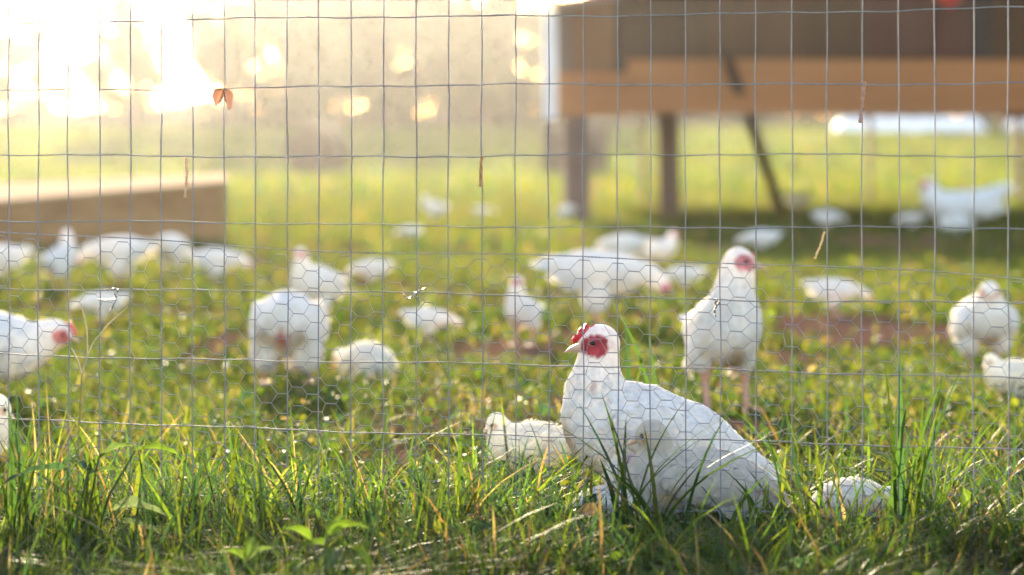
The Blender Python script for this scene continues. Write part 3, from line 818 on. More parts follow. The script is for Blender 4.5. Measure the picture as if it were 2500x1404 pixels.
# --- standing in profile
stand = make_bird('young_chicken', [(-0.150, 0, 0.205, 0.016, 0.018), (-0.105, 0, 0.190, 0.042, 0.042), (-0.035, 0, 0.182, 0.066, 0.072), (0.035, 0, 0.190, 0.066, 0.074), (0.075, 0, 0.230, 0.045, 0.046), (0.085, 0, 0.272, 0.031, 0.033), (0.090, 0, 0.298, 0.027, 0.028), (0.095, 0, 0.308, 0.025, 0.026)],
                  hdir=(1, 0, -0.2), wings=[((-0.03, 0.058, 0.185), (0.09, 0.018, 0.05), -0.1)], thighs=[((-0.005, 0.035, 0.12), (0.04, 0.03, 0.055))], legs=legs2(-0.005, 0.035, 0.12, toe=0.05),
                  nflake=700, flake=0.022, voxel=0.005, comb=0.3, face=(0.56, 0.2, 0.18), tail=[((-0.13, 0, 0.2), (-1, 0, 0.35), 0.07, 0.028, 0.35, 7)], seed=17, combmat=M_pinkcomb)
drop(stand, 768, 800, 238, 0.80, D=9.0, label='white chicken with bent neck and pink face standing just behind the rear-view hen', group=G)
# --- hunched, head tucked down
hunch = make_bird('young_chicken', [(-0.140, 0, 0.155, 0.010, 0.012), (-0.090, 0, 0.134, 0.034, 0.034), (-0.018, 0, 0.120, 0.052, 0.055), (0.038, 0, 0.116, 0.047, 0.051), (0.085, 0, 0.120, 0.029, 0.031), (0.122, 0, 0.112, 0.0205, 0.022), (0.148, 0, 0.094, 0.020, 0.021)],
                  hdir=(0.6, 0, -0.8), wings=[((-0.025, 0.046, 0.122), (0.075, 0.015, 0.038), 0.12)], thighs=[((-0.01, 0.028, 0.075), (0.030, 0.022, 0.04))], legs=legs2(-0.01, 0.028, 0.07, toe=0.04, r=(0.01, 0.0045)),
                  nflake=700, flake=0.018, voxel=0.0045, face=(0.62, 0.42, 0.34), face_size=0.8, tail=[((-0.115, 0, 0.145), (-1, 0, 0.4), 0.055, 0.022, 0.4, 8)], seed=19)
drop(hunch, 2040, 775, 0, 0.74, D=9.9, label='white chicken bent low with its head in the grass, right of the tall standing one', group=G)
# --- sitting, far away, tail and head raised
sit = make_bird('hen', [(-0.20, 0, 0.250, 0.016, 0.022), (-0.155, 0, 0.205, 0.045, 0.050), (-0.06, 0, 0.145, 0.085, 0.085), (0.05, 0, 0.140, 0.085, 0.085), (0.115, 0, 0.180, 0.058, 0.058), (0.140, 0, 0.235, 0.040, 0.040), (0.150, 0, 0.265, 0.032, 0.033)],
                hdir=(1, 0, -0.15), wings=[((-0.03, 0.078, 0.145), (0.12, 0.022, 0.055), 0.1)], nflake=600, flake=0.025, voxel=0.006, comb=0.5,
                tail=[((-0.17, 0, 0.21), (-1, 0, 0.9), 0.10, 0.034, 0.4, 9)], seed=23)
drop(sit, 2345, 560, 180, 1.6, D=20.5, flat=0.82, label='large white hen sitting in the far shade below the coop, tail raised at right', group=G)

def put(src, *a, **k):
    return drop(copy_tree(src), *a, **k)
# near left, cropped by the frame
leftc = make_bird('hen', [(-0.185, 0, 0.150, 0.018, 0.020), (-0.125, 0, 0.148, 0.050, 0.048), (-0.035, 0, 0.135, 0.080, 0.080), (0.05, 0, 0.130, 0.072, 0.074), (0.10, 0, 0.132, 0.052, 0.054), (0.130, 0, 0.150, 0.041, 0.042), (0.155, 0, 0.160, 0.032, 0.034), (0.168, 0, 0.160, 0.0285, 0.0295)],
                  hdir=(1, -0.1, -0.28), wings=[((-0.03, 0.068, 0.140), (0.10, 0.02, 0.05), 0.0)], nflake=1000, flake=0.021, voxel=0.0045, comb=0.85, comb_f=0.32, comb_u=-0.15, face=(0.50, 0.16, 0.15), face_size=0.92, seed=29,
                  stain=[((0.15, 0, 0.09), (0.05, 0.06, 0.04), (0.6, 0.45, 0.3), 0.4)], tail=[((-0.16, 0, 0.15), (-1, 0, 0.2), 0.08, 0.03, 0.35, 7)], wattle=False)
drop(leftc, -38, 1000, -3, 1.0, D=6.30, label='white hen with small red comb facing right, cut off by the left picture edge', group=G)
put(chickA, -102, 1135, 15, 1.25, D=4.85, label='pale chick mostly hidden behind the tall grass clump at the left edge', group=G)
# middle of the yard
put(tall, 1275, 845, -118, 0.60, D=8.25, label='small white chick standing upright on bare soil, pink legs, left of the pecking hen', group=G)
put(hunch, 1050, 830, 12, 0.58, D=8.5, label='small white chick with pink legs bending to the right, left of the upright chick', group=G)
put(chickB, 885, 925, 150, 1.3, D=6.98, label='round white chick curled to preen beside the rear-view hen', group=G)
put(hunch, 905, 700, 172, 0.64, D=12.0, label='blurred white chicken with head down behind the preening chick', group=G)
put(hunch, 245, 790, 188, 0.60, D=9.2, label='white chicken pecking in grass behind the left-edge hen', group=G)
# back row at left, before the timber bin
put(tall, 148, 712, 60, 0.72, D=11.6, label='white chicken with raised neck, leftmost whole bird of the back row by the timber bin', group=G)
put(peck, 285, 705, 165, 0.80, D=11.9, label='broad white hen turned sideways in the back row by the timber bin, second from left', group=G)
put(hunch, 420, 672, 75, 1.1, D=13.0, label='white chicken in the back row between the broad hen and the rightmost one', group=G)
put(peck, 535, 700, 12, 0.60, D=11.9, label='white hen at the right end of the back row by the timber bin', group=G)
put(hunch, -12, 705, 190, 1.0, D=11.8, label='sliver of a white chicken at the left edge of the back row', group=G)
# behind the pecking hen
put(peck, 1520, 655, 150, 0.66, D=13.6, label='white hen directly behind the back of the pecking hen', group=G)
put(sit, 1600, 650, 15, 0.62, D=13.9, label='white hen leaning to the right behind the pecking hen, just left of the tall bird', group=G)
put(hunch, 1668, 705, 170, 0.6, D=11.5, label='small white chicken between the pecking hen and the tall standing bird', group=G)
# right side
front = make_bird('young_chicken', [(-0.11, 0, 0.13, 0.03, 0.03), (-0.05, 0, 0.135, 0.066, 0.064), (0.01, 0, 0.140, 0.070, 0.070), (0.05, 0, 0.148, 0.062, 0.062), (0.070, -0.004, 0.190, 0.042, 0.038), (0.082, -0.008, 0.212, 0.031, 0.031), (0.094, -0.010, 0.222, 0.028, 0.028)],
                  hdir=(1, -0.2, -0.5), wings=[((-0.01, 0.068, 0.125), (0.075, 0.020, 0.05), -0.1)], thighs=[((0.0, 0.045, 0.085), (0.04, 0.034, 0.05))], legs=legs2(0.0, 0.042, 0.07, toe=0.045), nflake=1200, flake=0.019, voxel=0.0045,
                  face=(0.62, 0.40, 0.36), face_size=0.8, stain=[((0.07, 0, 0.08), (0.06, 0.03, 0.03), (0.5, 0.36, 0.2), 0.6)], seed=33)
drop(front, 2402, 900, -84, 0.92, D=7.4, label='plump white young chicken facing the camera near the right edge, head lowered', group=G)
put(chickA, 2470, 985, 184, 0.88, D=6.35, label='cream chick with yellowish head bent to the left at the right picture edge', group=G)
put(hunch, 1855, 625, 176, 0.80, D=15.8, label='white chicken with head down in the far grass beyond the tall standing one', group=G)
put(hunch, 1945, 515, 190, 1.05, D=27.5, label='white chicken by the foot of the leaning dark pole', group=G)
put(hunch, 2022, 560, 5, 0.82, D=21.0, label='white chicken in shade below the coop, between the pole bird and the large hen', group=G)
put(hunch, 2225, 560, 185, 0.76, D=20.8, label='small white chick in front of the large far hen, to its left', group=G)
put(chickB, 2330, 562, 150, 1.9, D=20.0, label='small white chick tucked against the belly of the large far hen', group=G)
# far middle
put(hunch, 1382, 545, 120, 0.9, D=22.6, label='white chicken standing against the left coop post', group=G)
put(stand, 1058, 545, 170, 0.72, D=23.0, label='blurred white chicken far out in the grass, middle of three in a row', group=G)
put(hunch, 1182, 535, 15, 0.7, D=24.0, label='blurred white chicken far out in the grass, nearest the coop of three', group=G)
put(hunch, 998, 592, 180, 0.6, D=18.0, label='faint white chicken far out in the grass, lowest and leftmost of three', group=G)

# ------------------------------------------------------------------ coop
def make_coop():
    D = 23.0
    px = lambda p: (p - 1250) / F * D
    pz = lambda y: CAMH - (y - HZ) / F * D
    root = empty('chicken_coop', (px(1900), D, 0))
    tag(root, 'raised brown timber chicken coop on wooden legs with tan lower board', 'coop')
    ox = px(1900)
    X = lambda p: px(p) - ox
    xr = X(2900)
    slope = lambda x: pz(22) + (x - X(1365)) * (30 / 190.0)
    dep = 9.0
    # wall: upright boards with a sloping top
    bm = bmesh.new()
    x = X(1500); k = 0
    zb = pz(150)
    while x < X(2110) - 0.02:
        wv = min(0.26, X(2110) - x)
        x1 = x + wv - 0.006
        vs = [bm.verts.new(p) for p in ((x, 0.02, zb), (x1, 0.02, zb), (x1, 0.02, slope(x1)), (x, 0.02, slope(x)), (x, 0.045, zb), (x1, 0.045, zb), (x1, 0.045, slope(x1)), (x, 0.045, slope(x)))]
        for f in ((0, 1, 2, 3), (5, 4, 7, 6), (1, 5, 6, 2), (4, 0, 3, 7), (3, 2, 6, 7), (4, 5, 1, 0)): bm.faces.new([vs[i] for i in f]).material_index = (k * 7 // 3) % 2
        x += wv; k += 1
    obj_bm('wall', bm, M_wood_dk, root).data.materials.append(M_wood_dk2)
    bm = bmesh.new()
    xa, xb = X(1398), X(1500)
    vs = [bm.verts.new(p) for p in ((xa, 0.0, pz(185)), (xb, 0.0, pz(185)), (xb, 0.0, slope(xb)), (xa, 0.0, slope(xa)), (xa, 0.05, pz(185)), (xb, 0.05, pz(185)), (xb, 0.05, slope(xb)), (xa, 0.05, slope(xa)))]
    for f in ((0, 1, 2, 3), (5, 4, 7, 6), (1, 5, 6, 2), (4, 0, 3, 7), (3, 2, 6, 7), (4, 5, 1, 0)): bm.faces.new([vs[i] for i in f])
    obj_bm('wall_panel', bm, M_wood_md, root)
    # side and back walls, floor
    bm = bmesh.new()
    box_bm(bm, X(1395), X(1395) + 0.03, 0.06, dep, pz(240), slope(X(1400)) - 0.02)
    obj_bm('side_wall', bm, M_wood_md, root)
    bm = bmesh.new(); box_bm(bm, xr - 0.03, xr, 0.1, dep - 0.05, pz(260), slope(xr) - 0.02); obj_bm('side_wall', bm, M_wood_md, root)
    bm = bmesh.new()
    xa, xb = X(1400) + 0.04, xr - 0.04
    vs = [bm.verts.new(p) for p in ((xa, 0.10, pz(260)), (xb, 0.10, pz(260)), (xb, 0.10, slope(xb)), (xa, 0.10, slope(xa)), (xa, 0.14, pz(260)), (xb, 0.14, pz(260)), (xb, 0.14, slope(xb)), (xa, 0.14, slope(xa)))]
    for f in ((0, 1, 2, 3), (5, 4, 7, 6), (1, 5, 6, 2), (4, 0, 3, 7), (3, 2, 6, 7), (4, 5, 1, 0)): bm.faces.new([vs[i] for i in f])
    obj_bm('light_block_panel', bm, M_wood_dk, root)  # panel added behind the boards to block sunlight leaking through
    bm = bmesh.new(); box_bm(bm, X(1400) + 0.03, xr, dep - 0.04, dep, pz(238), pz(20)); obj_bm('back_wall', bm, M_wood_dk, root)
    bm = bmesh.new(); box_bm(bm, X(1400) + 0.03, xr, 0.15, dep - 0.05, pz(238), pz(230)); obj_bm('floor_deck', bm, M_wood_dk, root)
    # lower boards
    bm = bmesh.new()
    box_bm(bm, X(1360), X(1530), -0.05, -0.003, pz(282), pz(178), 0.008)
    box_bm(bm, X(1531), xr, -0.045, -0.003, pz(212), pz(146), 0.008)
    box_bm(bm, X(1531), xr, -0.052, -0.003, pz(276), pz(213), 0.008)
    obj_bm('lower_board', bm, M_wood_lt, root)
    # roof
    bm = bmesh.new()
    x0 = X(1350)
    for (y0, y1) in ((-0.25, dep + 0.2),):
        vs = [bm.verts.new(p) for p in ((x0, y0, slope(x0) + 0.004), (xr, y0, slope(xr) + 0.004), (xr, y1, slope(xr) + 0.004), (x0, y1, slope(x0) + 0.004), (x0, y0, slope(x0) + 0.06), (xr, y0, slope(xr) + 0.06), (xr, y1, slope(xr) + 0.06), (x0, y1, slope(x0) + 0.06))]
        for f in ((0, 3, 2, 1), (4, 5, 6, 7), (0, 1, 5, 4), (1, 2, 6, 5), (2, 3, 7, 6), (3, 0, 4, 7)): bm.faces.new([vs[i] for i in f])
    obj_bm('roof', bm, M_roofm, root)
    # door, and a dark slab painted as the shade inside the gap
    bm = bmesh.new(); box_bm(bm, X(2112), X(2372), 0.005, 0.04, pz(138), slope(X(2112)) - 0.05, 0.006); obj_bm('door', bm, M_reddoor, root)
    bm = bmesh.new(); box_bm(bm, X(2374), X(2425), 0.05, 0.08, pz(140), slope(X(2374)) - 0.02); obj_bm('gap_shade_panel', bm, M_dark, root)
    bm = bmesh.new(); box_bm(bm, X(2427), xr, 0.02, 0.05, pz(140), slope(X(2427)) - 0.02); obj_bm('wall', bm, M_wood_dk, root)
    # corner trim and legs
    bm = bmesh.new(); box_bm(bm, X(1328), X(1359), -0.02, 0.06, pz(290), pz(30), 0.006); obj_bm('corner_trim', bm, M_trim, root)
    bm = bmesh.new(); box_bm(bm, X(1362), X(1397), -0.002, 0.09, pz(177), slope(X(1362)), 0.006); obj_bm('corner_post', bm, M_post, root)
    for (p, wd, yy, dd) in ((1404, 66, 0.0, 0.18), (1632, 52, 1.2, 0.17), (1568, 15, dep - 0.3, 0.12), (2125, 15, dep - 0.3, 0.12), (2640, 50, 0.0, 0.16), (2490, 24, dep - 0.3, 0.12)):
        sc = (D + yy) / D
        xc = ((p - 1250) / F * D * sc) - ox
        hw = wd / F * D * 0.5
        bm = bmesh.new(); box_bm(bm, xc - hw, xc + hw, yy, yy + dd, -0.03, pz(283 if yy == 0 else 245), 0.01)
        bmesh.ops.rotate(bm, verts=bm.verts, cent=(xc, yy, pz(280)), matrix=Matrix.Rotation(R(-1.6 if p == 1404 else -1.0), 3, 'Y'))
        obj_bm('leg', bm, M_post, root)
    # leaning pole
    a = P(1772, 130, D - 0.35); b = P(1915, 520, GD(538)); b.z = -0.02
    V, Q = tubes([np.array([a, (a + b) / 2 + Vector((0.01, 0, 0)), b])], [0.05], 8)
    o = mesh_np('leaning_pole', V, [Q], None, M_wood_dk)
    tag(o, 'dark slanted pole leaning against the tan board of the coop', 'pole')
    # red bucket hanging on the door
    bx, by, bz = px(2310), D - 0.12, pz(16)
    r2 = empty('hanging_bucket', (bx, by, bz))
    tag(r2, 'round red container hanging on the reddish brown coop door', 'bucket')
    bm = bmesh.new()
    bmesh.ops.create_cone(bm, cap_ends=True, segments=24, radius1=0.10, radius2=0.13, depth=0.22, matrix=Matrix.Translation((0, 0, 0.11)))
    bmesh.ops.bevel(bm, geom=[e for e in bm.edges if abs(e.verts[0].co.z - e.verts[1].co.z) < 1e-4 and e.verts[0].co.z < 0.01], offset=0.05, segments=4, affect='EDGES')
    obj_bm('pail', bm, M_red, r2, True)
    th = np.linspace(0, np.pi, 14)
    V, Q = tubes([np.stack([0.13 * np.cos(th), 0 * th, 0.21 + 0.14 * np.sin(th)], -1)], [0.005], 6)
    mesh_np('handle', V, [Q], None, M_wire, r2)
make_coop()

# ------------------------------------------------------------------ timber bin at left
def make_bed():
    F0, F1 = P(550, 440, 17.5), P(-330, 519, 16.0)     # front top edge, right and left
    B0, B1 = P(541, 423, 18.8), P(-330, 460, 17.3)     # back top edge
    root = empty('timber_bin', (F0.x, F0.y, 0))
    tag(root, 'long low timber bin with a sloping sunlit lid at the left', 'timber bin')
    o0 = Vector((F0.x, F0.y, 0))
    def prism(name, quad, dirv, mat):
        bm = bmesh.new()
        a = [bm.verts.new(q - o0) for q in quad]; b = [bm.verts.new(q - o0 + dirv) for q in quad]
        bm.faces.new(a); bm.faces.new(b[::-1])
        for k in range(4): bm.faces.new((a[k], b[k], b[(k + 1) % 4], a[(k + 1) % 4]))
        obj_bm(name, bm, mat, root)
    dn = lambda q, z: Vector((q.x, q.y, z))
    lift = Vector((0, 0, 0.012))
    back = Vector((0, 0.04, 0))
    zm = lambda q: q.z * 0.5
    prism('front_board', [dn(F0, -0.04), dn(F1, -0.04), dn(F1, zm(F1) - 0.004), dn(F0, zm(F0) - 0.004)], back, M_bed)
    prism('front_board', [dn(F0, zm(F0)), dn(F1, zm(F1)), F1 - lift, F0 - lift], back, M_bed)
    prism('back_board', [dn(B0, -0.04), dn(B1, -0.04), B1 - lift, B0 - lift], -back, M_bed)
    e0, e1 = F0 + Vector((-0.04, 0.045, 0)), B0 + Vector((-0.04, -0.045, 0))
    prism('end_board', [dn(e0, -0.04), dn(e1, -0.04), e1 - lift, e0 - lift], Vector((0.036, 0, 0)), M_bed)
    ov = Vector((0.03, 0, 0)); fv = Vector((0, -0.03, 0))
    m0, m1 = F0 + (B0 - F0) * 0.5, F1 + (B1 - F1) * 0.5
    g = (B0 - F0) * 0.004
    prism('lid_board', [F0 + ov + fv - lift, F1 + fv - lift, m1 - g - lift, m0 + ov - g - lift], Vector((0, 0, 0.014)), M_lid_wood)
    prism('lid_board', [m0 + ov + g - lift, m1 + g - lift, B1 - fv - lift, B0 + ov - fv - lift], Vector((0, 0, 0.014)), M_lid_wood)
make_bed()

# ------------------------------------------------------------------ far field: bales, white covers
def bale(px, py, w_px, D, label, yaw):
    x = (px - 1250) / F * D
    rad = w_px / F * D * 0.42
    root = empty('hay_bale', (x, D, float(terrain(x, D))))
    root.rotation_euler = (0, 0, R(yaw))
    bm = bmesh.new()
    n = 40
    prof = [(-0.52, 0.90), (-0.50, 0.97), (-0.44, 1.0), (0, 1.01), (0.44, 1.0), (0.50, 0.97), (0.52, 0.90)]
    rings = []
    for (xx, rr) in prof:
        rings.append([bm.verts.new((xx * rad * 2.0, math.cos(2 * math.pi * i / n) * rad * rr * random.uniform(0.975, 1.02), (0.93 + math.sin(2 * math.pi * i / n) * rr * 0.96 * random.uniform(0.98, 1.02)) * rad)) for i in range(n)])
    for A, B in zip(rings, rings[1:]):
        for i in range(n): bm.faces.new((A[i], A[(i + 1) % n], B[(i + 1) % n], B[i]))
    bm.faces.new(rings[0]); bm.faces.new(rings[-1])
    obj_bm('bale_roll', bm, M_bale, root, False)
    return tag(root, label, 'hay bale', 'round hay bales in the pasture')
bale(775, 425, 150, 70, 'brown round hay bale standing alone in the open pasture', 72)
bale(1405, 418, 170, 66, 'brown round hay bale half hidden behind the left coop post', -8)

def row_cover(px0, px1, D, label):
    x0, x1 = (px0 - 1250) / F * D, (px1 - 1250) / F * D
    root = empty('row_cover', ((x0 + x1) / 2, D, float(terrain((x0 + x1) / 2, D))))
    h, wv = 0.62, 1.5
    n = 14
    bm = bmesh.new()
    xs = np.linspace(x0, x1, 22) - (x0 + x1) / 2
    rings = []
    for i, x in enumerate(xs):
        hh = h * (0.97 + 0.05 * math.cos(i * 2.0)); e = 0.35 if i in (0, 21) else 1.0
        rings.append([bm.verts.new((x, -math.cos(a) * wv * 0.5, max(-0.03, math.sin(a) * hh * e))) for a in np.linspace(-0.03, math.pi + 0.03, n)])
    for A, B in zip(rings, rings[1:]):
        for k in range(n - 1): bm.faces.new((A[k], A[k + 1], B[k + 1], B[k]))
    bm.faces.new(rings[0]); bm.faces.new(rings[-1])
    o = obj_bm('cover_sheet', bm, M_white, root, True)
    at = o.data.color_attributes.new('Col', 'FLOAT_COLOR', 'POINT')
    at.data.foreach_set('color', np.full(len(o.data.vertices) * 4, 0.84, np.float32))
    bm = bmesh.new()
    for i in range(1, 21, 4):
        bmesh.ops.create_cone(bm, cap_ends=True, segments=8, radius1=0.03, radius2=0.03, depth=0.24, matrix=Matrix.Translation((xs[i], -wv * 0.5 - 0.04, 0.08)))
    obj_bm('ground_peg', bm, M_post, root)
    return tag(root, label, 'row cover', 'white row covers in the pasture')
row_cover(2035, 2405, 113, 'long low white row cover glaring in the pasture seen under the coop')
row_cover(2455, 2720, 115, 'shorter white row cover beyond the long one, at the right edge')

# ------------------------------------------------------------------ trees
def tree_proto(seed, H, crown_w, crown_base, nleaf, leaf=0.34):
    rg = np.random.default_rng(seed)
    root = empty('tree', (0, 0, 0))
    paths, rads = [], []
    tz = np.linspace(0, H * 0.9, 9)
    tx = np.cumsum(rg.normal(0, 0.10, 9)); ty = np.cumsum(rg.normal(0, 0.10, 9)); tx[0] = ty[0] = 0
    paths.append(np.stack([tx, ty, tz - 0.1], -1)); rads.append(np.linspace(0.30, 0.05, 9) * H / 11)
    tips = []
    for k in range(16):
        i = rg.integers(2, 8); st = paths[0][i]
        az = rg.uniform(0, 2 * np.pi); ln = crown_w * rg.uniform(0.35, 0.6) * (1.05 - 0.07 * i)
        e = st + np.array([math.cos(az) * ln, math.sin(az) * ln, ln * rg.uniform(0.15, 0.8)])
        m = (st + e) / 2 + rg.normal(0, 0.15, 3)
        paths.append(np.array([st, m, e])); rads.append(np.array([0.10, 0.06, 0.02]) * H / 11); tips += [m, e]
    V, Q = tubes(paths, rads, 7)
    mesh_np('trunk', V, [Q], None, M_bark, root)
    # leaf clumps
    cl = []
    while len(cl) < 46:
        q = rg.uniform(-1, 1, 3)
        if np.linalg.norm(q) < 1:
            cl.append(np.array([q[0] * crown_w * 0.5, q[1] * crown_w * 0.5, crown_base + (q[2] * 0.5 + 0.5) * (H - crown_base)]))
    cl = np.array(cl + tips)
    ci = rg.integers(0, len(cl), nleaf)
    rad = rg.uniform(0.5, 1.25, len(cl))
    pos = cl[ci] + unit(rg.normal(0, 1, (nleaf, 3))) * (rad[ci] * rg.random(nleaf) ** 0.5)[:, None]
    az = rg.uniform(0, 2 * np.pi, nleaf)
    up = unit(np.stack([np.cos(az), np.sin(az), rg.normal(-0.4, 0.4, nleaf)], -1)); nr = unit(rg.normal(0, 1, (nleaf, 3)) + np.array([0, 0, 0.7]))
    nr = unit(nr - up * (nr * up).sum(1, keepdims=True))
    tone = rg.uniform(0.4, 1.9, len(cl))[ci][:, None]
    cols = np.array([[0.040, 0.048, 0.028]]) * tone * rg.uniform(0.8, 1.25, (nleaf, 1)) * (1 + rg.normal(0, 0.08, (nleaf, 3)))
    L = leaf * rg.uniform(0.6, 1.3, nleaf)
    v, q, t, c = leaf_cards(pos, nr, up, L, L * 0.7, np.clip(cols, 0.01, 1))
    mesh_np('crown', v, [q, t], c, M_tree, root)
    return root

def make_trees():
    protos = [tree_proto(101, 10.5, 8.5, 1.2, 6800, 0.44), tree_proto(102, 9.0, 9.5, 0.6, 7200, 0.44), tree_proto(103, 12.0, 7.5, 3.0, 5000)]
    used = [False] * 3
    spots = [(-70, 128, 2, 1.0, 'broad pale tree at the far left edge of the glowing tree line'),
             (60, 150, 1, 0.62, 'tree in the glow behind the left edge tree'),
             (300, 140, 0, 0.50, 'short tree in the brightest glow of the tree line'),
             (330, 118, 2, 0.62, 'slim tree with bare lower trunk standing in the sun glow above the timber bin'),
             (560, 135, 2, 1.0, 'tall tree with bare trunk right of the sun glow, behind the leaf on the wire'),
             (690, 150, 1, 1.05, 'wide low crowned tree above the lone hay bale'),
             (830, 132, 0, 1.05, 'dense tree right of the lone hay bale'),
             (960, 150, 1, 1.1, 'wide tree in the middle of the tree line'),
             (1080, 138, 0, 0.95, 'brownish tree halfway between the lone bale and the coop'),
             (1200, 155, 1, 0.72, 'shorter tree with sky showing above, left of the coop'),
             (1330, 145, 1, 0.70, 'low tree beside the white coop corner'),
             (1520, 160, 0, 0.9, 'tree standing behind the left half of the coop'),
             (1900, 150, 1, 1.0, 'tree hidden for the most part behind the coop'),
             (2300, 160, 0, 1.0, 'tree behind the coop door side'),
             (2650, 150, 2, 1.0, 'tree beyond the right end of the coop')]
    for i, (px, D, k, s, label) in enumerate(spots):
        o = copy_tree(protos[k]) if used[k] else protos[k]
        used[k] = True
        x = (px - 1250) / F * D
        o.location = (x, D, float(terrain(x, D)) - 0.05)
        o.rotation_euler = (0, 0, random.uniform(0, 6.28)); o.scale = (s, s, s * random.uniform(0.95, 1.08))
        tag(o, label, 'tree', 'trees of the far tree line')
    # undergrowth along the wood edge: one far mass
    n = 26000
    x = rng.uniform(-60, 60, n); y = 165 + rng.normal(0, 3.5, n) + 3 * np.sin(x * 0.2)
    hh = 1.6 + 2.6 * fbm(x * 0.16, y * 0.02, 51)
    hh = hh * (0.35 + 0.65 * sstep(-22, -8, x))
    z = terrain(x, y) + hh * rng.random(n)
    az = rng.uniform(0, 2 * np.pi, n)
    up = unit(np.stack([np.cos(az), np.sin(az), rng.normal(0, 0.5, n)], -1)); nr = unit(rng.normal(0, 1, (n, 3))); nr = unit(nr - up * (nr * up).sum(1, keepdims=True))
    L = rng.uniform(0.3, 0.65, n)
    cols = np.array([[0.040, 0.042, 0.030]]) * rng.uniform(0.6, 1.3, (n, 1))
    v, q, t, c = leaf_cards(np.stack([x, y, z], -1), nr, up, L, L * 0.75, cols)
    o = mesh_np('undergrowth', v, [q, t], c, M_tree)
    tag(o, 'dull brown green undergrowth along the far wood edge', 'undergrowth', kind='stuff')
make_trees()

# ------------------------------------------------------------------ single plants at the fence
def clump(px, D, n, h0, h1, label, wd=(0.004, 0.009), lean=(0.0, 0.35), curl=(0.0, 0.7), spread=0.03, seed=0, azb=None, straw=0.03, cm=1.0):
    global rng
    keep = rng; rng = np.random.default_rng(seed)
    x0 = (px - 1250) / F * D
    x = x0 + rng.normal(0, spread, n); y = D + rng.normal(0, spread * 0.7, n)
    az = rng.uniform(0, 2 * np.pi, n) if azb is None else rng.choice([0, np.pi], n, p=[azb, 1 - azb]) + rng.normal(0, 0.6, n)
    cols = pick_cols(n, straw) * cm
    V, Q, T, C = blades(x, y, rng.uniform(h0, h1, n), rng.uniform(*wd, n), rng.uniform(*lean, n), rng.uniform(*curl, n), cols, az=az, levels=9)
    loc = np.array([x0, D, float(terrain(x0, D))])
    o = mesh_np('grass_clump', V - loc, [Q, T], C, M_grass)
    o.location = loc
    rng = keep
    return tag(o, label, 'grass clump', 'tall grass clumps along the fence')
clump(45, 3.98, 34, 0.12, 0.27, 'tall thick grass clump at the left picture edge in front of the cut-off hen', spread=0.025, seed=1, lean=(-0.05, 0.3), curl=(0, 0.5))
clump(225, 4.02, 18, 0.10, 0.22, 'loose grass clump right of the left edge hen head', spread=0.03, seed=2)
clump(455, 4.10, 26, 0.07, 0.16, 'leaning bright grass clump between the left edge hen and the rear-view hen', spread=0.05, seed=3, lean=(0.1, 0.6))
clump(690, 4.08, 28, 0.08, 0.19, 'bright spreading grass clump below the rear-view hen', spread=0.04, seed=4, lean=(0, 0.6))
clump(890, 4.12, 16, 0.07, 0.15, 'thin grass clump below the preening chick', spread=0.035, seed=14)
clump(1105, 4.10, 24, 0.08, 0.19, 'upright grass clump left of the chick beside the big hen', spread=0.035, seed=5)
clump(1330, 4.12, 26, 0.05, 0.13, 'short bright grass clump below the chick beside the big hen', spread=0.05, seed=6)
clump(1590, 3.99, 24, 0.10, 0.26, 'dark long bladed grass clump crossing the breast of the big hen', spread=0.03, seed=7, wd=(0.006, 0.011), lean=(0, 0.5), curl=(0.1, 0.9), cm=0.75)
clump(1640, 4.9, 7, 0.22, 0.34, 'few very tall single blades rising behind the big hen', spread=0.05, seed=8, wd=(0.008, 0.012))
clump(1900, 4.05, 22, 0.07, 0.17, 'grass clump at the tail of the big hen', spread=0.04, seed=9, lean=(0, 0.6))
clump(2030, 3.98, 28, 0.09, 0.23, 'grass clump with many blades left of the curled chick', spread=0.035, seed=10)
clump(2205, 3.98, 24, 0.12, 0.31, 'tallest grass clump right of the curled chick', spread=0.025, seed=11, wd=(0.005, 0.010), lean=(-0.05, 0.25), curl=(0, 0.4))
clump(2430, 4.0, 18, 0.07, 0.18, 'grass clump at the right picture edge', spread=0.05, seed=12)

def big_leaf(root, base, tip, width, sag, col, mat=M_leaf, wave=0.0, twist=0.0):
    base = np.array(base); tip = np.array(tip)
    n, m = 14, 7
    ax = tip - base; L = np.linalg.norm(ax)
    side = unit(np.cross(ax, np.array([0, 0.5, 1.0]))); nr = unit(np.cross(side, ax))
    V = []
    for i in range(n):
        t = i / (n - 1)
        wv = width * (math.sin(math.pi * min(1, t ** 0.75)) ** 0.9 + 0.02) * (1 - 0.25 * t)
        c = base + ax * t + np.array([0, 0, 1.0]) * sag * 4 * t * (1 - t)
        for j in range(m):
            s = (j / (m - 1) - 0.5)
            sv = side * math.cos(twist * t) + nr * math.sin(twist * t)
            V.append(c + sv * wv * s + nr * (abs(s) * wv * 0.45 + wave * L * math.sin(t * 15 + s * 3) * (abs(s))))
    V = np.array(V); i = (np.arange(n - 1)[:, None] * m + np.arange(m - 1)[None]).ravel()
    Q = np.stack([i, i + 1, i + m + 1, i + m], -1)
    C = np.tile(np.array(col), (len(V), 1))
    vein = (np.arange(len(V)) % m == m // 2)
    C[vein] = C[vein] * 1.5 + 0.02
    o = mesh_np('leaf', V, [Q], C, mat, root)
    return o

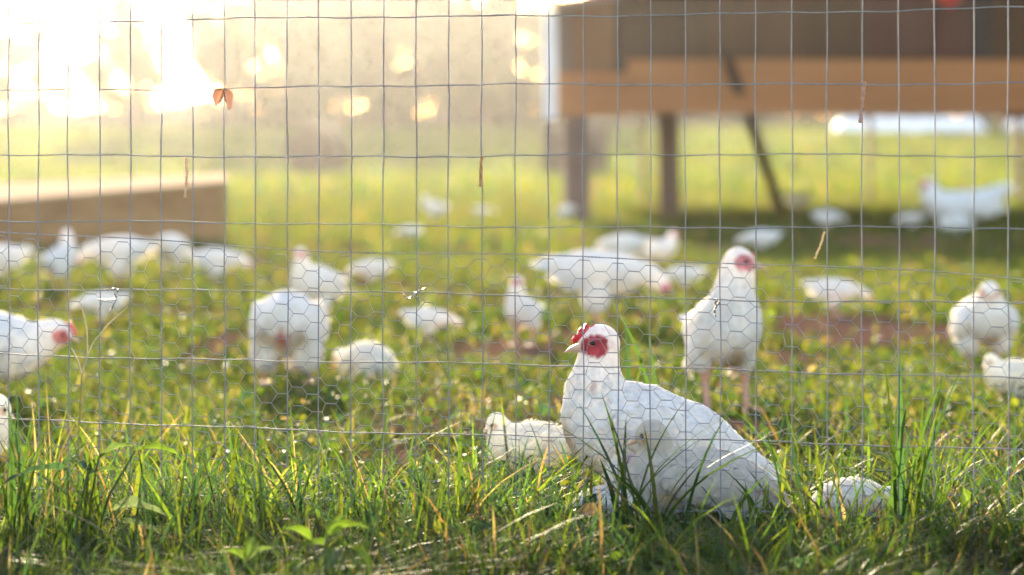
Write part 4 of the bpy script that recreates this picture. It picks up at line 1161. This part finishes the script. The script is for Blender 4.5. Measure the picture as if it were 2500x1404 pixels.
def weed(px, py, D, leaves, label, stem=True):
    loc = P(px, py, D); loc.z = float(terrain(loc.x, D))
    root = empty('broadleaf_weed', loc)
    tag(root, label, 'weed', 'broad leaved weeds before the fence')
    sp = []
    for (bx, by, bd, tx, ty, td, wv, sag, col, wave) in leaves:
        b = np.array(P(bx, by, bd) - loc); t = np.array(P(tx, ty, td) - loc)
        big_leaf(root, b, t, wv, sag, col, wave=wave)
        sp.append(np.array([[b[0] * 0.15, b[1] * 0.15, 0.0], [b[0] * 0.5, b[1] * 0.5, b[2] * 0.55], b]))
    if stem:
        V, Q = tubes(sp, [np.array([0.0024, 0.002, 0.0014])] * len(sp), 6)
        mesh_np('stem', V, [Q], np.tile(np.array((0.09, 0.12, 0.04)), (len(V), 1)), M_leaf, root)
    return root
BG = (0.032, 0.075, 0.045); LG = (0.055, 0.10, 0.016); DG = (0.05, 0.085, 0.035)
weed(170, 1300, 3.92, [(165, 1150, 3.92, 5, 1185, 3.82, 0.030, 0.010, BG, 0.03), (215, 1150, 3.92, 150, 1128, 3.98, 0.022, 0.006, BG, 0.05), (215, 1160, 3.95, 300, 1150, 4.0, 0.02, 0.004, DG, 0.03)], 'weed with a long bluish drooping leaf at the lower left')
weed(205, 1300, 4.0, [(240, 1120, 4.0, 330, 1090, 4.02, 0.026, 0.006, DG, 0.04), (330, 1100, 4.0, 440, 1112, 4.05, 0.024, 0.006, LG, 0.04), (215, 1160, 4.0, 260, 1105, 4.0, 0.014, 0.004, LG, 0.0)], 'arching weed with backlit leaves right of the bluish drooping leaf')
weed(330, 1330, 3.86, [(275, 1245, 3.86, 410, 1262, 3.84, 0.040, 0.008, (0.06, 0.09, 0.065), 0.06), (300, 1275, 3.84, 400, 1310, 3.80, 0.034, 0.004, (0.055, 0.085, 0.06), 0.06)], 'weed with crumpled grey green leaves lying low at the lower left')
weed(800, 1390, 3.52, [(760, 1320, 3.52, 690, 1290, 3.5, 0.024, 0.004, LG, 0.02), (800, 1310, 3.52, 905, 1292, 3.5, 0.026, 0.008, LG, 0.02), (790, 1330, 3.5, 720, 1345, 3.46, 0.026, 0.004, LG, 0.02), (850, 1330, 3.5, 905, 1395, 3.46, 0.026, 0.004, LG, 0.03), (800, 1300, 3.54, 840, 1262, 3.56, 0.022, 0.004, LG, 0.02), (820, 1340, 3.5, 800, 1400, 3.44, 0.028, 0.002, DG, 0.02)], 'light green leafy weed at the bottom edge, left of centre')
weed(600, 1400, 3.55, [(600, 1370, 3.55, 540, 1345, 3.52, 0.02, 0.004, LG, 0.02), (610, 1365, 3.55, 670, 1340, 3.56, 0.02, 0.004, DG, 0.02), (605, 1360, 3.55, 620, 1310, 3.58, 0.018, 0.002, LG, 0.02)], 'small leafy weed at the bottom edge beside the light green one')
weed(2370, 1330, 3.95, [(2365, 1240, 3.95, 2350, 1190, 3.95, 0.026, 0.0, LG, 0.0), (2372, 1205, 3.95, 2366, 1165, 3.96, 0.022, 0.0, LG, 0.0), (2368, 1300, 3.95, 2350, 1250, 3.93, 0.018, 0.0, DG, 0.0)], 'single stemmed weed with rounded leaves near the right edge')
weed(1940, 1400, 3.6, [(1955, 1390, 3.6, 1915, 1372, 3.58, 0.024, 0.004, BG, 0.02), (1960, 1390, 3.6, 1990, 1360, 3.6, 0.02, 0.004, DG, 0.02)], 'small bluish weed at the bottom edge, right of centre')

# pale seed stalk
def stalk(px, py0, D, spikes, label):
    loc = P(px, py0, D); loc.z = float(terrain(loc.x, D))
    top = P(px, py0, D) - loc
    root = empty('seed_stalk', loc)
    tag(root, label, 'seed stalk')
    V, Q = tubes([np.array([(0, 0, 0), top * 0.5 + Vector((-0.006, 0, 0)), top])], [0.0011], 6)
    mesh_np('stem', V, [Q], np.tile(np.array((0.2, 0.22, 0.07)), (len(V), 1)), M_straw, root)
    for pts in spikes:
        q = np.array([P(a, b, D) - loc for a, b in pts])
        k = 26
        tt = np.linspace(0, len(q) - 1, k); q = np.stack([np.interp(tt, np.arange(len(q)), q[:, c]) for c in range(3)], -1)
        q[1:-1] = (q[:-2] + q[1:-1] * 2 + q[2:]) / 4
        r = 0.0011 + 0.0004 * (np.arange(k) % 2); r[-3:] *= 0.6
        V, Q = tubes([q], [r], 6)
        mesh_np('seed_spike', V, [Q], np.tile(np.array((0.45, 0.42, 0.26)), (len(V), 1)), M_straw, root)
stalk(200, 915, 4.05, [[(200, 915), (214, 870), (212, 800), (200, 752)], [(203, 900), (225, 840), (265, 790), (312, 750)], [(200, 915), (190, 880), (175, 850)]], 'pale forked seed head rising beside the left edge hen head')

# things caught on the wire
def wire_leaf():
    loc = fence_pt(548, 222, -0.004)
    root = empty('dry_leaf', loc)
    tag(root, 'curled reddish dry leaf caught on the wire in the sun glow', 'leaf')
    base = np.array([0, 0, 0.004])
    for (tx, ty, wv, tw) in ((568, 270, 0.022, 0.6), (534, 260, 0.023, -0.5)):
        t = np.array(fence_pt(tx, ty, -0.012) - loc)
        o = big_leaf(root, base, t, wv, 0.0, (0.14, 0.07, 0.052), M_straw, wave=0.06, twist=tw)
        o.name = 'leaf_blade'
    V, Q = tubes([np.array([(0, 0, -0.004), (0.001, -0.001, 0.006), (0.004, -0.002, 0.010)])], [0.0006], 5)
    mesh_np('leaf_stalk', V, [Q], np.tile(np.array((0.25, 0.1, 0.05)), (len(V), 1)), M_straw, root)
wire_leaf()

def strand(pts, label, r=0.0016, col=(0.45, 0.30, 0.15)):
    q = np.array([fence_pt(a, b, -0.004) for a, b in pts])
    loc = q[0].copy(); q = q - loc
    k = 40
    tt = np.linspace(0, len(q) - 1, k); q = np.stack([np.interp(tt, np.arange(len(q)), q[:, c]) for c in range(3)], -1)
    a = np.arange(k)
    q[:, 0] += 0.0012 * np.sin(a * 0.55); q[:, 1] -= 0.001 * np.cos(a * 0.55)
    q2 = q.copy(); q2[:, 0] -= 0.0024 * np.sin(a * 0.55)
    rr = r * (0.55 + 0.45 * (a % 3) / 2)
    V, Q = tubes([q, q2], [rr, rr * 0.7], 5)
    o = mesh_np('dry_strand', V, [Q], np.tile(np.array(col), (len(V), 1)), M_straw)
    o.location = loc
    return tag(o, label, 'dry strand', 'dry plant strands hanging on the wire')
strand([(2112, 200), (2108, 240), (2100, 300)], 'pale brown frayed strand hanging at the upper right, before the coop door', 0.0022, (0.42, 0.27, 0.2))
strand([(1178, 380), (1176, 420), (1174, 455)], 'short thick brown strand hanging left of the coop', 0.0020, (0.40, 0.24, 0.10))
strand([(458, 385), (459, 430), (454, 483)], 'pale curled strand hanging over the timber bin', 0.0020, (0.55, 0.42, 0.28))
strand([(2014, 565), (2006, 595), (1990, 632)], 'thin straw coloured strand hanging before the shaded ground below the coop', 0.0012, (0.5, 0.38, 0.18))

# ------------------------------------------------------------------ haze
def make_haze():
    bm = bmesh.new()
    box_bm(bm, -230, 230, -14, 405, -1.2, 17.5)
    mat, t, out = new_mat('haze_air')
    v = t.nodes.new('ShaderNodeVolumePrincipled')
    v.inputs['Color'].default_value = (0.96, 0.97, 1.0, 1)
    v.inputs['Density'].default_value = HAZE_DENSITY
    v.inputs['Anisotropy'].default_value = HAZE_G
    t.links.new(v.outputs[0], out.inputs['Volume'])
    o = obj_bm('haze', bm, mat)
    tag(o, 'warm sunlit haze over the yard and pasture', 'haze', kind='stuff')
make_haze()
